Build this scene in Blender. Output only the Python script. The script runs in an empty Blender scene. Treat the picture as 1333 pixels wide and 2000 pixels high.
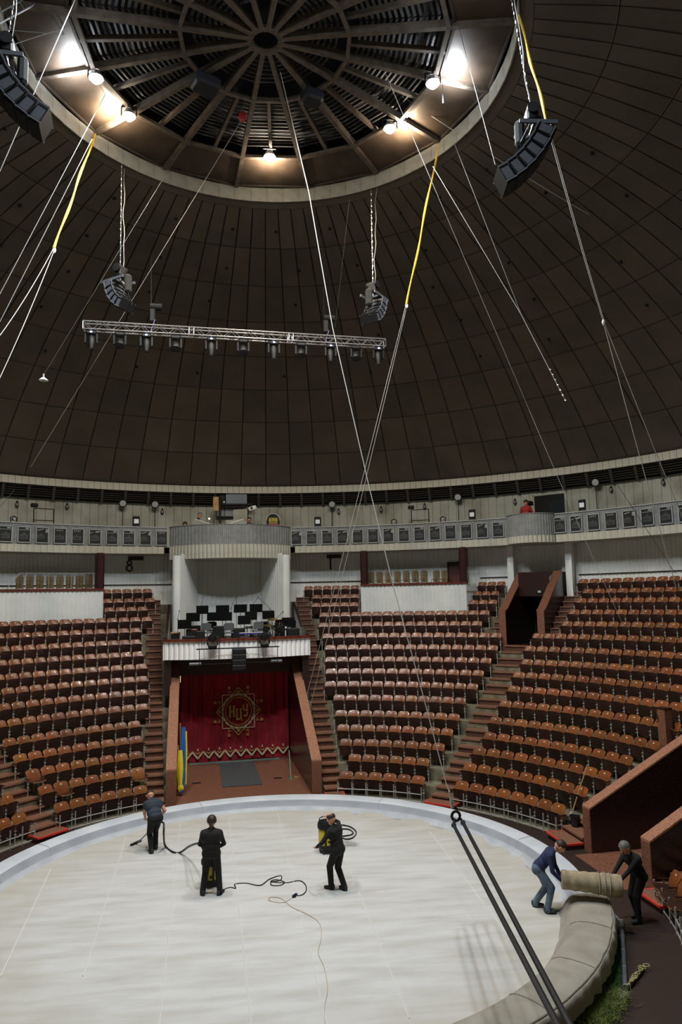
import bpy, bmesh, math, random
from math import sin, cos, tan, pi, radians as RAD, degrees as DEG, sqrt, atan2, asin, hypot
from mathutils import Vector, Matrix
random.seed(7)
SC = bpy.context.scene
COL = SC.collection

# ------------------------------------------------------------------ camera
F_PX, PITCH, ROLL, YAW, DIST, EYE = 1395.115, 0.118811, -0.020182, 0.100484, 17.6873, 6.87433
CAM_POS = Vector((0, -DIST, EYE))
_fw = Vector((sin(YAW)*cos(PITCH), cos(YAW)*cos(PITCH), sin(PITCH)))
_rt0 = Vector((cos(YAW), -sin(YAW), 0)); _up0 = _rt0.cross(_fw)
_rt = _rt0*cos(ROLL) + _up0*sin(ROLL); _up = _up0*cos(ROLL) - _rt0*sin(ROLL)
cd = bpy.data.cameras.new('camera'); cam = bpy.data.objects.new('camera', cd); COL.objects.link(cam)
cd.sensor_fit = 'VERTICAL'; cd.sensor_height = 36; cd.sensor_width = 24; cd.lens = F_PX/2000*36
cd.clip_start = 0.1; cd.clip_end = 200
cam.matrix_world = Matrix(((_rt.x, _up.x, -_fw.x, CAM_POS.x), (_rt.y, _up.y, -_fw.y, CAM_POS.y), (_rt.z, _up.z, -_fw.z, CAM_POS.z), (0, 0, 0, 1)))
SC.camera = cam

# ------------------------------------------------------------------ world, exposure
wd = bpy.data.worlds.new('world'); SC.world = wd; wd.use_nodes = True
wd.node_tree.nodes['Background'].inputs[0].default_value = (0.02, 0.02, 0.022, 1)
wd.node_tree.nodes['Background'].inputs[1].default_value = 0.3
SC.view_settings.view_transform = 'Standard'; SC.view_settings.look = 'None'
SC.view_settings.exposure = 0.0; SC.view_settings.gamma = 1.0
SC.view_settings.use_curve_mapping = False
LAMP_SPOT, LAMP_GLOW = 2050.0, 330.0      # watts of each dome flood: downward beam, stray light

# ------------------------------------------------------------------ points
def ray(x, y):
    return _fw + _rt*((x-666.5)/F_PX) - _up*((y-1000)/F_PX)
def at_z(x, y, z):
    d = ray(x, y); return CAM_POS + d*((z-CAM_POS.z)/d.z)
def at_d(x, y, depth):
    return CAM_POS + ray(x, y)*depth
def at_r(x, y, r):
    d = ray(x, y); a = d.x*d.x+d.y*d.y; b = 2*(CAM_POS.x*d.x+CAM_POS.y*d.y); c = CAM_POS.x**2+CAM_POS.y**2-r*r
    return CAM_POS + d*((-b+sqrt(max(b*b-4*a*c, 0)))/(2*a))
def proj(p):
    v = Vector(p)-CAM_POS; z = v.dot(_fw)
    if z < .3: return None
    return (666.5+F_PX*v.dot(_rt)/z, 1000-F_PX*v.dot(_up)/z, z)
def pol(r, az, z=0.0):
    return Vector((r*sin(RAD(az)), r*cos(RAD(az)), z))
def azim(p): return DEG(atan2(p[0], p[1]))

# ------------------------------------------------------------------ materials
def S(r, g, b):   # sRGB bytes to linear
    f = lambda c: (c/255/12.92 if c/255 <= .04045 else ((c/255+.055)/1.055)**2.4)
    return (f(r), f(g), f(b), 1)
MAT = {}
def mat(name, c, rough=.6, metal=0.0, c2=None, scale=3.0, detail=4.0, stretch=(1, 1, 1), bump=0.0, bscale=None,
        rand=0.0, emit=None, estr=0.0, spec=.5, coat=0.0, kind='noise', lo=.35, hi=.65, sheen=0.0):
    if name in MAT: return MAT[name]
    m = bpy.data.materials.new(name); m.use_nodes = True; nt = m.node_tree; N = nt.nodes; L = nt.links
    b = N['Principled BSDF']
    b.inputs['Roughness'].default_value = rough; b.inputs['Metallic'].default_value = metal
    b.inputs['Base Color'].default_value = c
    b.inputs['Specular IOR Level'].default_value = spec
    b.inputs['Coat Weight'].default_value = coat
    if sheen: b.inputs['Sheen Weight'].default_value = sheen
    if emit:
        b.inputs['Emission Color'].default_value = emit; b.inputs['Emission Strength'].default_value = estr
    col = None
    if c2 is not None or bump:
        tc = N.new('ShaderNodeTexCoord'); mp = N.new('ShaderNodeMapping'); mp.inputs['Scale'].default_value = stretch
        L.new(tc.outputs['Object'], mp.inputs[0]); vec = mp.outputs[0]
        if rand:
            oi = N.new('ShaderNodeObjectInfo'); ad = N.new('ShaderNodeVectorMath'); ad.operation = 'ADD'
            sc = N.new('ShaderNodeMath'); sc.operation = 'MULTIPLY'; sc.inputs[1].default_value = 57.0
            L.new(oi.outputs['Random'], sc.inputs[0]); L.new(mp.outputs[0], ad.inputs[0]); L.new(sc.outputs[0], ad.inputs[1]); vec = ad.outputs[0]
        if kind == 'voronoi':
            t = N.new('ShaderNodeTexVoronoi'); t.inputs['Scale'].default_value = scale; out = t.outputs['Color']
        else:
            t = N.new('ShaderNodeTexNoise'); t.inputs['Scale'].default_value = scale; t.inputs['Detail'].default_value = detail; out = t.outputs[0]
        L.new(vec, t.inputs['Vector'])
    if c2 is not None:
        rp = N.new('ShaderNodeValToRGB'); rp.color_ramp.elements[0].color = c; rp.color_ramp.elements[1].color = c2
        rp.color_ramp.elements[0].position = lo; rp.color_ramp.elements[1].position = hi
        L.new(out, rp.inputs[0]); col = rp.outputs[0]
    if rand:
        oi2 = N.new('ShaderNodeObjectInfo'); hs = N.new('ShaderNodeHueSaturation')
        mr = N.new('ShaderNodeMapRange'); mr.inputs[3].default_value = 1-rand; mr.inputs[4].default_value = 1+rand
        L.new(oi2.outputs['Random'], mr.inputs[0]); L.new(mr.outputs[0], hs.inputs['Value'])
        mh = N.new('ShaderNodeMath'); mh.operation = 'MULTIPLY'; mh.inputs[1].default_value = 13.7
        mf = N.new('ShaderNodeMath'); mf.operation = 'FRACT'
        L.new(oi2.outputs['Random'], mh.inputs[0]); L.new(mh.outputs[0], mf.inputs[0])
        mr2 = N.new('ShaderNodeMapRange'); mr2.inputs[3].default_value = .5-.009*min(1, rand*3); mr2.inputs[4].default_value = .5+.009*min(1, rand*3)
        L.new(mf.outputs[0], mr2.inputs[0]); L.new(mr2.outputs[0], hs.inputs['Hue'])
        if col: L.new(col, hs.inputs['Color'])
        else: hs.inputs['Color'].default_value = c
        col = hs.outputs[0]
    if col: L.new(col, b.inputs['Base Color'])
    if bump:
        if bscale:
            t2 = N.new('ShaderNodeTexNoise'); t2.inputs['Scale'].default_value = bscale; t2.inputs['Detail'].default_value = 3; L.new(vec, t2.inputs['Vector']); o2 = t2.outputs[0]
        else: o2 = out
        bp = N.new('ShaderNodeBump'); bp.inputs['Strength'].default_value = min(1, bump*10); bp.inputs['Distance'].default_value = bump*.2
        L.new(o2, bp.inputs['Height']); L.new(bp.outputs[0], b.inputs['Normal'])
    MAT[name] = m; return m

M_WALK  = mat('dark_floor_boards', S(52, 36, 30), .55, c2=S(38, 26, 22), scale=6, stretch=(1, 12, 1), bump=.01, lo=.3, hi=.7)
M_CANV  = mat('ring_canvas', S(201, 201, 199), .9, c2=S(182, 180, 174), scale=.9, detail=8, bump=.05, bscale=7, stretch=(.7, 3.5, 1), lo=.4, hi=.72)
M_CANV2 = mat('barrier_canvas', S(156, 151, 138), .92, c2=S(138, 133, 120), scale=2.2, detail=6, bump=.05, bscale=16, lo=.35, hi=.7)
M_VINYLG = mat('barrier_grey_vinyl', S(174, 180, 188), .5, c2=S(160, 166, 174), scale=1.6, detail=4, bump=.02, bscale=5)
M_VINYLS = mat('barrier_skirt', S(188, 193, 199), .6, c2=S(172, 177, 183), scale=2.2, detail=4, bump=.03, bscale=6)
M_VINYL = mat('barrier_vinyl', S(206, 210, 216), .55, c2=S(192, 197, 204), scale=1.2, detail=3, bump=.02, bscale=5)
M_CONC  = mat('terrace_concrete', S(132, 124, 102), .85, c2=S(94, 88, 70), scale=3, detail=7, bump=.02)
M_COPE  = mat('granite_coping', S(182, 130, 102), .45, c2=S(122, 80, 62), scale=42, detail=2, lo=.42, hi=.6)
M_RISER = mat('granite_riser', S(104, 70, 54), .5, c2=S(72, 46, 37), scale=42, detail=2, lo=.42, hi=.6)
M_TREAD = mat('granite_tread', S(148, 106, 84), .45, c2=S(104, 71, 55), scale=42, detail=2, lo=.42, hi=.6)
M_GRAN  = mat('red_brown_granite', S(144, 97, 75), .45, c2=S(94, 60, 47), scale=42, detail=2, kind='noise', lo=.42, hi=.6)
M_GRAND = mat('polished_dark_granite', S(52, 31, 28), .25, c2=S(36, 21, 20), scale=36, detail=2, lo=.42, hi=.6)
M_RED   = mat('red_edge_paint', S(225, 62, 50), .5)
M_DOME  = mat('dome_panel', S(92, 83, 73), .7, c2=S(74, 66, 58), scale=.5, detail=6, rand=.07, stretch=(1, 1, 1), lo=.3, hi=.7)
M_DOMEB = mat('dome_seam', S(24, 21, 19), .9)
M_DOMEL = mat('dome_lip', S(112, 106, 96), .6)
M_STGW  = mat('white_stage_paint', S(252, 252, 250), .5)
M_WHITE = mat('white_corrugated_wall', S(238, 240, 236), .7, c2=S(222, 225, 220), scale=1.2, detail=5, lo=.3, hi=.75)
M_CREAM = mat('cream_trim', S(200, 198, 184), .7, c2=S(172, 168, 150), scale=2, detail=5, lo=.3, hi=.8)
M_UPW   = mat('stained_upper_wall', S(168, 169, 156), .75, c2=S(122, 119, 102), scale=.9, detail=7, lo=.45, hi=.8)
M_GREY  = mat('grey_parapet', S(138, 141, 140), .55, c2=S(120, 123, 122), scale=3)
M_GREYD = mat('grey_drum', S(142, 144, 142), .6, c2=S(126, 128, 126), scale=4)
M_LOUV  = mat('louvre_brown', S(60, 52, 46), .7, c2=S(42, 37, 33), scale=5)
M_BLACK = mat('black_metal', S(15, 15, 16), .6, spec=.3)
M_BLKP  = mat('black_plastic', S(18, 19, 21), .5, spec=.35)
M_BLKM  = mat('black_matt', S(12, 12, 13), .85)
M_STEEL = mat('pale_steel', S(176, 176, 168), .45, metal=.35)
M_ALU   = mat('aluminium', S(205, 208, 212), .3, metal=.9)
M_GALV  = mat('grey_pipe_metal', S(120, 124, 132), .45, metal=.5)
M_SILV  = mat('silver_grey_plate', S(62, 66, 72), .6, metal=.1)
M_WOOD  = mat('seat_plywood', S(142, 83, 38), .36, c2=S(108, 60, 28), scale=5, detail=5, stretch=(6, 1, 1), rand=.26, coat=.2, lo=.3, hi=.7)
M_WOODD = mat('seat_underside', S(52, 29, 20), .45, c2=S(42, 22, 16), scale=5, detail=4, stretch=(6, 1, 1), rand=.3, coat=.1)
M_WOODE = mat('wood_edge', S(170, 120, 78), .5, c2=S(140, 92, 56), scale=8)
M_TAG   = mat('number_tag', S(212, 200, 178), .5)
M_MAHO  = mat('mahogany_rail', S(112, 46, 30), .35, c2=S(84, 32, 22), scale=4, stretch=(1, 1, 1))
M_DRED  = mat('dark_red_column', S(56, 20, 20), .3, c2=S(44, 15, 15), scale=3)
M_CURT  = mat('red_velvet', S(176, 14, 36), .75, c2=S(136, 9, 26), scale=2, stretch=(4, 4, .4), sheen=.3)
M_GOLD  = mat('gold_applique', S(220, 180, 92), .5, c2=S(190, 148, 66), scale=30)
M_PGOLD = mat('pale_gold_braid', S(232, 218, 180), .55, c2=S(200, 180, 138), scale=30)
M_RUB   = mat('grey_rubber_mat', S(78, 80, 82), .8, c2=S(66, 68, 70), scale=12)
M_TEAL  = mat('teal_runner', S(104, 138, 128), .8)
M_BRN   = mat('brown_soffit', S(70, 48, 40), .7)
M_LBRN  = mat('lantern_beam', S(100, 89, 78), .6, c2=S(74, 64, 56), scale=4)
M_LDARK = mat('lantern_dark_beam', S(74, 62, 54), .7, c2=S(52, 44, 40), scale=4)
M_SLAT  = mat('lantern_slat', S(84, 82, 82), .7, c2=S(62, 60, 60), scale=6)
M_LROOF = mat('lantern_roof_dark', S(30, 32, 40), .9)
M_PLATE = mat('lantern_plate', S(74, 61, 50), .5, c2=S(56, 46, 37), scale=2, metal=.2)
M_REV   = mat('oculus_reveal', S(160, 158, 149), .6, c2=S(140, 137, 126), scale=2)
M_YEL   = mat('yellow_sleeve', S(226, 190, 70), .6, c2=S(196, 158, 48), scale=14)
M_ROPE  = mat('pale_rope', S(128, 128, 124), .6)
M_ROPEG = mat('grey_wire', S(84, 84, 82), .5)
M_ROPEB = mat('bright_wire', S(196, 194, 186), .6)
M_SEAM  = mat('canvas_seam', S(218, 217, 212), .9)
M_STRAP = mat('black_strap', S(14, 14, 15), .55)
M_SKIN  = mat('skin', S(208, 152, 122), .5, c2=S(192, 134, 106), scale=9)
M_HAIRD = mat('dark_hair', S(52, 40, 32), .6, c2=S(34, 26, 22), scale=40)
M_HAIRG = mat('grey_hair', S(120, 116, 112), .6, c2=S(84, 80, 78), scale=40)
M_TSH   = mat('slate_tshirt', S(48, 58, 70), .85, c2=S(40, 49, 60), scale=7, bump=.03, bscale=10)
M_BLKC  = mat('black_cloth', S(18, 17, 19), .9, c2=S(13, 12, 14), scale=7, bump=.03, bscale=10)
M_BRNC  = mat('brown_black_cloth', S(29, 25, 24), .9, c2=S(21, 18, 17), scale=7, bump=.03, bscale=10)
M_NAVY  = mat('navy_knit', S(36, 46, 84), .85, c2=S(28, 37, 70), scale=9, bump=.03, bscale=10)
M_JEAN  = mat('blue_jeans', S(104, 120, 138), .85, c2=S(70, 85, 104), scale=6, bump=.03, bscale=12)
M_SHOE  = mat('dark_shoe', S(30, 30, 34), .6)
M_SOLE  = mat('white_sole', S(222, 222, 220), .6)
M_REDC  = mat('red_shirt', S(150, 44, 34), .85)
M_VYEL  = mat('vacuum_yellow', S(206, 186, 40), .4)
M_HOSE  = mat('hose_black', S(24, 24, 25), .45)
M_GRASS = mat('grass_green', S(58, 112, 52), .8, c2=S(38, 82, 36), scale=3)
M_GRASY = mat('grass_yellow_green', S(122, 130, 56), .8, c2=S(84, 104, 44), scale=3)
M_ROPEY = mat('straw_rope', S(170, 162, 112), .8)
M_FBLUE = mat('flag_blue', S(30, 100, 180), .7)
M_FYEL  = mat('flag_yellow', S(240, 214, 30), .7)
M_OLIVE = mat('olive_upholstery', S(126, 108, 78), .8, c2=S(98, 82, 58), scale=8)
M_GILT  = mat('gilt_frame', S(118, 98, 54), .45, metal=.3)
M_DOOR  = mat('brown_door', S(88, 40, 28), .5, c2=S(70, 30, 22), scale=4, stretch=(4, 4, .5))
M_PICB  = mat('picture_black', S(16, 17, 18), .6)
M_PICG  = mat('picture_grey', S(60, 64, 66), .6)
M_PICS  = mat('picture_sky', S(150, 153, 152), .6)
M_PICF  = mat('picture_frame_pale', S(172, 175, 173), .5)
M_LENS  = mat('lens_glass', S(70, 74, 84), .12, spec=.8)
M_LED   = mat('led_panel', S(230, 232, 235), .3, emit=(1, 1, 1, 1), estr=.12)
M_BLUEB = mat('blue_box', S(58, 60, 122), .5)
M_GRCH  = mat('grey_chair', S(96, 98, 102), .6)
M_WOODB = mat('pine_wood', S(190, 150, 96), .6, c2=S(160, 120, 72), scale=5)
M_CHROM = mat('chrome', S(200, 202, 206), .15, metal=1.0)
M_PURP  = mat('purple_sling', S(128, 104, 168), .7)
M_REDP  = mat('red_pulley', S(170, 30, 38), .5)
M_BUCK  = mat('black_bucket', S(30, 32, 34), .5)
M_GLASS = mat('dark_glass', S(40, 46, 50), .08, spec=.9)
M_PAPER = mat('white_paper', S(236, 236, 232), .7)
M_CYMB  = mat('brass_cymbal', S(170, 140, 72), .3, metal=.9)
M_MAROON = mat('maroon_lacquer', S(96, 20, 26), .3)

# ------------------------------------------------------------------ mesh builder
class MB:
    def __init__(s): s.v = []; s.f = []; s.m = []; s.mi = 0
    def add(s, vs, fs):
        n = len(s.v); s.v += [tuple(v) for v in vs]; s.f += [tuple(i+n for i in f) for f in fs]; s.m += [s.mi]*len(fs); return s
    def box(s, c, size, rot=None, taper=1.0):
        hx, hy, hz = size[0]/2, size[1]/2, size[2]/2
        P = [Vector((x*hx*(taper if z > 0 else 1), y*hy*(taper if z > 0 else 1), z*hz)) for z in (-1, 1) for y in (-1, 1) for x in (-1, 1)]
        if rot is not None: P = [rot @ p for p in P]
        c = Vector(c)
        return s.add([p+c for p in P], [(0, 2, 3, 1), (4, 5, 7, 6), (0, 1, 5, 4), (2, 6, 7, 3), (0, 4, 6, 2), (1, 3, 7, 5)])
    def rbox(s, c, size, b=.02, rot=None):       # box with bevelled vertical + horizontal edges (octagonal prism with chamfered ends)
        hx, hy, hz = size[0]/2, size[1]/2, size[2]/2; b = min(b, hx*.9, hy*.9, hz*.9)
        def ring(z, o):
            x, y = hx-o, hy-o
            return [Vector(p) for p in ((-x+b, -y, z), (x-b, -y, z), (x, -y+b, z), (x, y-b, z), (x-b, y, z), (-x+b, y, z), (-x, y-b, z), (-x, -y+b, z))]
        R = [ring(-hz, b*.6), ring(-hz+b, 0), ring(hz-b, 0), ring(hz, b*.6)]
        vs = [p for r in R for p in r]
        if rot is not None: vs = [rot @ p for p in vs]
        c = Vector(c); vs = [p+c for p in vs]; fs = []
        for k in range(3):
            for i in range(8):
                j = (i+1) % 8; fs.append((k*8+i, k*8+j, k*8+8+j, k*8+8+i))
        fs.append(tuple(range(7, -1, -1))); fs.append(tuple(range(24, 32)))
        return s.add(vs, fs)
    def bar(s, a, b, w, h=None, up=(0, 0, 1)):
        a, b = Vector(a), Vector(b); h = w if h is None else h; d = (b-a)
        if d.length < 1e-6: return s
        d.normalize(); u = Vector(up)
        if abs(d.dot(u)) > .98: u = Vector((0, 1, 0))
        x = d.cross(u).normalized(); z = x.cross(d).normalized()
        vs = [p+x*sx*w/2+z*sz*h/2 for p in (a, b) for sx, sz in ((-1, -1), (1, -1), (1, 1), (-1, 1))]
        return s.add(vs, [(3, 2, 1, 0), (4, 5, 6, 7), (0, 1, 5, 4), (1, 2, 6, 5), (2, 3, 7, 6), (3, 0, 4, 7)])
    def tube(s, pts, r, n=6, cap=True):
        pts = [Vector(p) for p in pts]; rr = r if isinstance(r, (list, tuple)) else [r]*len(pts)
        base = len(s.v); vs = []; prev = None
        for i, p in enumerate(pts):
            d = (pts[min(i+1, len(pts)-1)]-pts[max(i-1, 0)])
            if d.length < 1e-9: d = Vector((0, 0, 1))
            d.normalize()
            if prev is None:
                u = Vector((0, 0, 1)) if abs(d.z) < .9 else Vector((0, 1, 0)); x = d.cross(u).normalized()
            else:
                x = (prev - d*prev.dot(d)); x = x.normalized() if x.length > 1e-6 else d.orthogonal().normalized()
            prev = x; y = d.cross(x)
            vs += [p+(x*cos(2*pi*k/n)+y*sin(2*pi*k/n))*rr[i] for k in range(n)]
        fs = []
        for i in range(len(pts)-1):
            for k in range(n):
                j = (k+1) % n; fs.append((i*n+k, i*n+j, (i+1)*n+j, (i+1)*n+k))
        if cap: fs.append(tuple(range(n-1, -1, -1))); fs.append(tuple(range((len(pts)-1)*n, len(pts)*n)))
        return s.add(vs, fs)
    def cyl(s, a, b, r, r2=None, n=12):
        return s.tube([a, b], [r, r if r2 is None else r2], n)
    def ball(s, c, r, n=10, m=6, rot=None):
        c = Vector(c); r = Vector(r) if hasattr(r, '__len__') else Vector((r, r, r)); vs = []; fs = []
        for i in range(m+1):
            t = pi*i/m
            for k in range(n):
                a = 2*pi*k/n; p = Vector((r.x*sin(t)*cos(a), r.y*sin(t)*sin(a), r.z*cos(t)))
                vs.append((rot @ p if rot is not None else p)+c)
        for i in range(m):
            for k in range(n):
                j = (k+1) % n; fs.append((i*n+k, (i+1)*n+k, (i+1)*n+j, i*n+j))
        return s.add(vs, fs)
    def lathe(s, prof, n=24, a0=0, a1=360, rot=None, c=(0, 0, 0)):      # profile (r,z) about local z, angle from +y towards +x
        full = abs(a1-a0) >= 359.9; k = n if full else n+1; vs = []; c = Vector(c)
        for i in range(k):
            a = RAD(a0+(a1-a0)*i/n)
            for r, z in prof:
                p = Vector((r*sin(a), r*cos(a), z)); vs.append((rot @ p if rot is not None else p)+c)
        m = len(prof); fs = []
        for i in range(n):
            j = (i+1) % k
            for t in range(m-1): fs.append((i*m+t, j*m+t, j*m+t+1, i*m+t+1))
        return s.add(vs, fs)
    def prism(s, poly, d0, d1, fn):             # polygon (a,b) extruded from d0 to d1, fn(a,b,d) -> point
        n = len(poly); vs = [fn(a, b, d0) for a, b in poly]+[fn(a, b, d1) for a, b in poly]
        fs = [tuple(range(n-1, -1, -1)), tuple(range(n, 2*n))]+[(i, (i+1) % n, n+(i+1) % n, n+i) for i in range(n)]
        return s.add(vs, fs)
    def grid(s, nu, nv, fn, closed=False):
        vs = [fn(i/nu, j/nv) for i in range(nu+1) for j in range(nv+1)]
        fs = [(i*(nv+1)+j, (i+1)*(nv+1)+j, (i+1)*(nv+1)+j+1, i*(nv+1)+j+1) for i in range(nu) for j in range(nv)]
        return s.add(vs, fs)
    def mesh(s, name, mats, smooth=False):
        me = bpy.data.meshes.new(name); me.from_pydata(s.v, [], s.f)
        for m in (mats if isinstance(mats, (list, tuple)) else [mats]): me.materials.append(m)
        if any(s.m): me.polygons.foreach_set('material_index', s.m)
        bm = bmesh.new(); bm.from_mesh(me); bmesh.ops.recalc_face_normals(bm, faces=bm.faces); bm.to_mesh(me); bm.free()
        if smooth:
            me.polygons.foreach_set('use_smooth', [True]*len(me.polygons))
            try: me.set_sharp_from_angle(angle=RAD(40))
            except Exception: pass
        me.update(); return me
    def build(s, name, mats, parent=None, smooth=False, **kw):
        return obj(name, s.mesh(name, mats, smooth), parent, **kw)

def obj(name, me, parent=None, loc=None, rz=None, label=None, cat=None, group=None, kind=None):
    o = bpy.data.objects.new(name, me); COL.objects.link(o)
    if parent is not None: o.parent = parent
    if loc is not None: o.location = loc
    if rz is not None: o.rotation_euler = (0, 0, rz)
    tag(o, label, cat, group, kind); return o
def tag(o, label=None, cat=None, group=None, kind=None):
    if label: o['label'] = label
    if cat: o['category'] = cat
    if group: o['group'] = group
    if kind: o['kind'] = kind
    return o
def thing(name, label, cat, loc=(0, 0, 0), rz=0.0, group=None, kind=None):
    o = bpy.data.objects.new(name, None); COL.objects.link(o); o.location = loc; o.rotation_euler = (0, 0, rz); o.empty_display_size = .2
    return tag(o, label, cat, group, kind)
def ordn(n):
    w = ['zeroth', 'first', 'second', 'third', 'fourth', 'fifth', 'sixth', 'seventh', 'eighth', 'ninth', 'tenth', 'eleventh', 'twelfth', 'thirteenth', 'fourteenth', 'fifteenth', 'sixteenth', 'seventeenth', 'eighteenth', 'nineteenth', 'twentieth']
    return w[n] if n < len(w) else str(n)+'th'
def rotz(a): return Matrix.Rotation(a, 3, 'Z')
def rotx(a): return Matrix.Rotation(a, 3, 'X')
def roty(a): return Matrix.Rotation(a, 3, 'Y')

# ------------------------------------------------------------------ plan of the hall
PH1, PH2 = -6.0, 85.0                       # axes of the curtain entrance and of the side entrance
ROW_R = [9.3+.73*i for i in range(16)]       # radius of each row's seat backs
ROW_Z = [.59, 1.05, 1.46, 1.87, 2.31, 2.83, 3.30, 3.76, 4.21, 4.69, 5.18, 5.67, 6.14, 6.62, 7.03, 7.49]   # top of the backs
ROW_F = [z-.80 for z in ROW_Z]; ROW_F[0] = -.20
GND = -.20

def soil(m, r0, r1, colour, amount):          # worn, dirty rim of the canvas: a stain with a ragged edge
    nt = m.node_tree; N = nt.nodes; L = nt.links; b = N['Principled BSDF']; src = b.inputs['Base Color'].links[0].from_socket
    tc = N.new('ShaderNodeTexCoord'); ln = N.new('ShaderNodeVectorMath'); ln.operation = 'LENGTH'; L.new(tc.outputs['Object'], ln.inputs[0])
    t = N.new('ShaderNodeTexNoise'); t.inputs['Scale'].default_value = 1.1; t.inputs['Detail'].default_value = 6; L.new(tc.outputs['Object'], t.inputs['Vector'])
    ad = N.new('ShaderNodeMath'); ad.operation = 'MULTIPLY_ADD'; ad.inputs[1].default_value = 3.0; L.new(t.outputs[0], ad.inputs[0]); L.new(ln.outputs['Value'], ad.inputs[2])
    mr = N.new('ShaderNodeMapRange'); mr.inputs[1].default_value = r0+1.5; mr.inputs[2].default_value = r1+1.5; mr.inputs[4].default_value = amount; L.new(ad.outputs[0], mr.inputs[0])
    mx = N.new('ShaderNodeMix'); mx.data_type = 'RGBA'; L.new(mr.outputs[0], mx.inputs[0]); L.new(src, mx.inputs[6]); mx.inputs[7].default_value = colour; L.new(mx.outputs[2], b.inputs['Base Color'])
soil(M_CANV, 4.6, 6.9, S(172, 165, 148), .6)     # canvas_edge
# ================================================================== THE SETTING
# ---- hall floor
f = MB(); f.lathe([(0.01, GND), (23.5, GND)], 96)
f.build('floor', M_WALK, label='dark brown boarded walkway floor around the ring', kind='structure')

# ---- terraces (concrete steps under the seats)
def terrace_profile(k0, k1):
    p = []
    for k in range(k0, k1+1):
        ri = ROW_R[k]-.43; ro = ROW_R[k]+.3 if k < 15 else 20.85
        if k == 0: ri = 9.0
        p += [(ri, ROW_F[k]+(.004 if k == 0 else 0)), (ro, ROW_F[k]+(.004 if k == 0 else 0))]
    return p
def terrace(k0, k1, fa, fb, n, label):
    P = terrace_profile(k0, k1); m = MB(); m_ = len(P); vs = []; fs = []
    for i in range(n+1):
        for r, z in P:
            a, b = fa(r), fb(r); vs.append(pol(r, a+(b-a)*i/n, z))
    for i in range(n):
        for t in range(m_-1): fs.append((i*m_+t, (i+1)*m_+t, (i+1)*m_+t+1, i*m_+t+1))
    m.add(vs, fs)
    return m.build('floor_terrace', M_CONC, kind='structure', label=label)
e1r = lambda r: PH1+DEG(asin(2.76/r)); e1l = lambda r: PH1-DEG(asin(2.76/r))
e2l = lambda r: PH2-DEG(asin(1.56/r)); e2r = lambda r: PH2+DEG(asin(1.56/r))
VAZ = 40.2
vl = lambda r: VAZ-DEG(asin(.98/r)); vr = lambda r: VAZ+DEG(asin(.98/r))
terrace(0, 10, e1r, e2l, 40, 'stepped concrete terrace carrying the seats right of the red curtain')
terrace(11, 15, e1r, vl, 24, 'upper concrete terrace steps behind the white lodge front')
terrace(11, 15, vr, e2l, 24, 'upper concrete terrace steps right of the dark tunnel')
terrace(0, 15, lambda r: -130, e1l, 60, 'stepped concrete terrace carrying the seats left of the red curtain')
terrace(0, 15, e2r, lambda r: 230, 60, 'stepped concrete terrace beyond the side entrance')

# ---- stairs: every step a part
def step_mesh(u0, u1, v0, v1, top, bot, red=False):
    m = MB(); m.box(((u0+u1)/2, (v0+v1)/2+.02, (bot+top-.05)/2), (u1-u0-.02, v1-v0, top-.05-bot))
    m.mi = 1; m.box(((u0+u1)/2, (v0+v1)/2-.01, top-.025), (u1-u0, v1-v0+.06, .05))
    if red:
        m.mi = 2
        for a, b in (((u0, v0-.03), (u1, v0-.03)), ((u0, v0-.04), (u0, v1)), ((u1, v0-.04), (u1, v1))):
            m.bar((a[0], a[1], top-.022), (b[0], b[1], top-.022), .04, .05)
    return m
def stair(name, label, phi, u0, u1, k1, k0=0):
    root = thing(name, label, 'stairs', (0, 0, 0), -RAD(phi), kind='structure')
    for k in range(k0, k1+1):
        R, Fk = ROW_R[k], ROW_F[k]; um = max(abs(u0), abs(u1)); cv_ = lambda r_: sqrt(r_*r_-um*um)
        nx = ROW_F[k+1] if k < 15 else Fk+.4
        if k == 0:
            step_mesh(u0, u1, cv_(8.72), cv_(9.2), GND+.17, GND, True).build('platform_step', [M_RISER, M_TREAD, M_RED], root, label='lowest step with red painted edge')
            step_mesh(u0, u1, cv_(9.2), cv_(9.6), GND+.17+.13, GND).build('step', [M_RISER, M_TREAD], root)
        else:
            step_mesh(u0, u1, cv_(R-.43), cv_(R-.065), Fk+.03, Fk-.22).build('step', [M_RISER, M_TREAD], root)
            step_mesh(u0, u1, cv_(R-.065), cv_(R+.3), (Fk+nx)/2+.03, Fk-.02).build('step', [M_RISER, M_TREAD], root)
    return root
stair('staircase', 'granite stairs climbing between the red curtain entrance and the middle seats', PH1+3.4, 2.28, 2.94, 15)
stair('staircase', 'granite stairs climbing along the left side of the curtain entrance', PH1-3.4, -2.94, -2.28, 15)
stair('staircase', 'long granite aisle stairs leading up to the dark tunnel', 39.6, -.52, .52, 10)
stair('staircase', 'granite aisle stairs at the far left between two seat blocks', -49.4, -.5, .5, 15)
stair('staircase', 'granite stairs beside the near wall of the side entrance', PH2, -2.75, -1.6, 15)
stair('staircase', 'granite steps beside the far right seats past the side entrance', PH2, 1.6, 2.5, 6)

stair('staircase', 'narrow granite stairs on the right of the dark tunnel', VAZ, 1.06, 1.75, 15, 11)
stair('staircase', 'narrow granite stairs on the left of the dark tunnel', VAZ, -1.7, -1.06, 15, 11)
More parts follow.
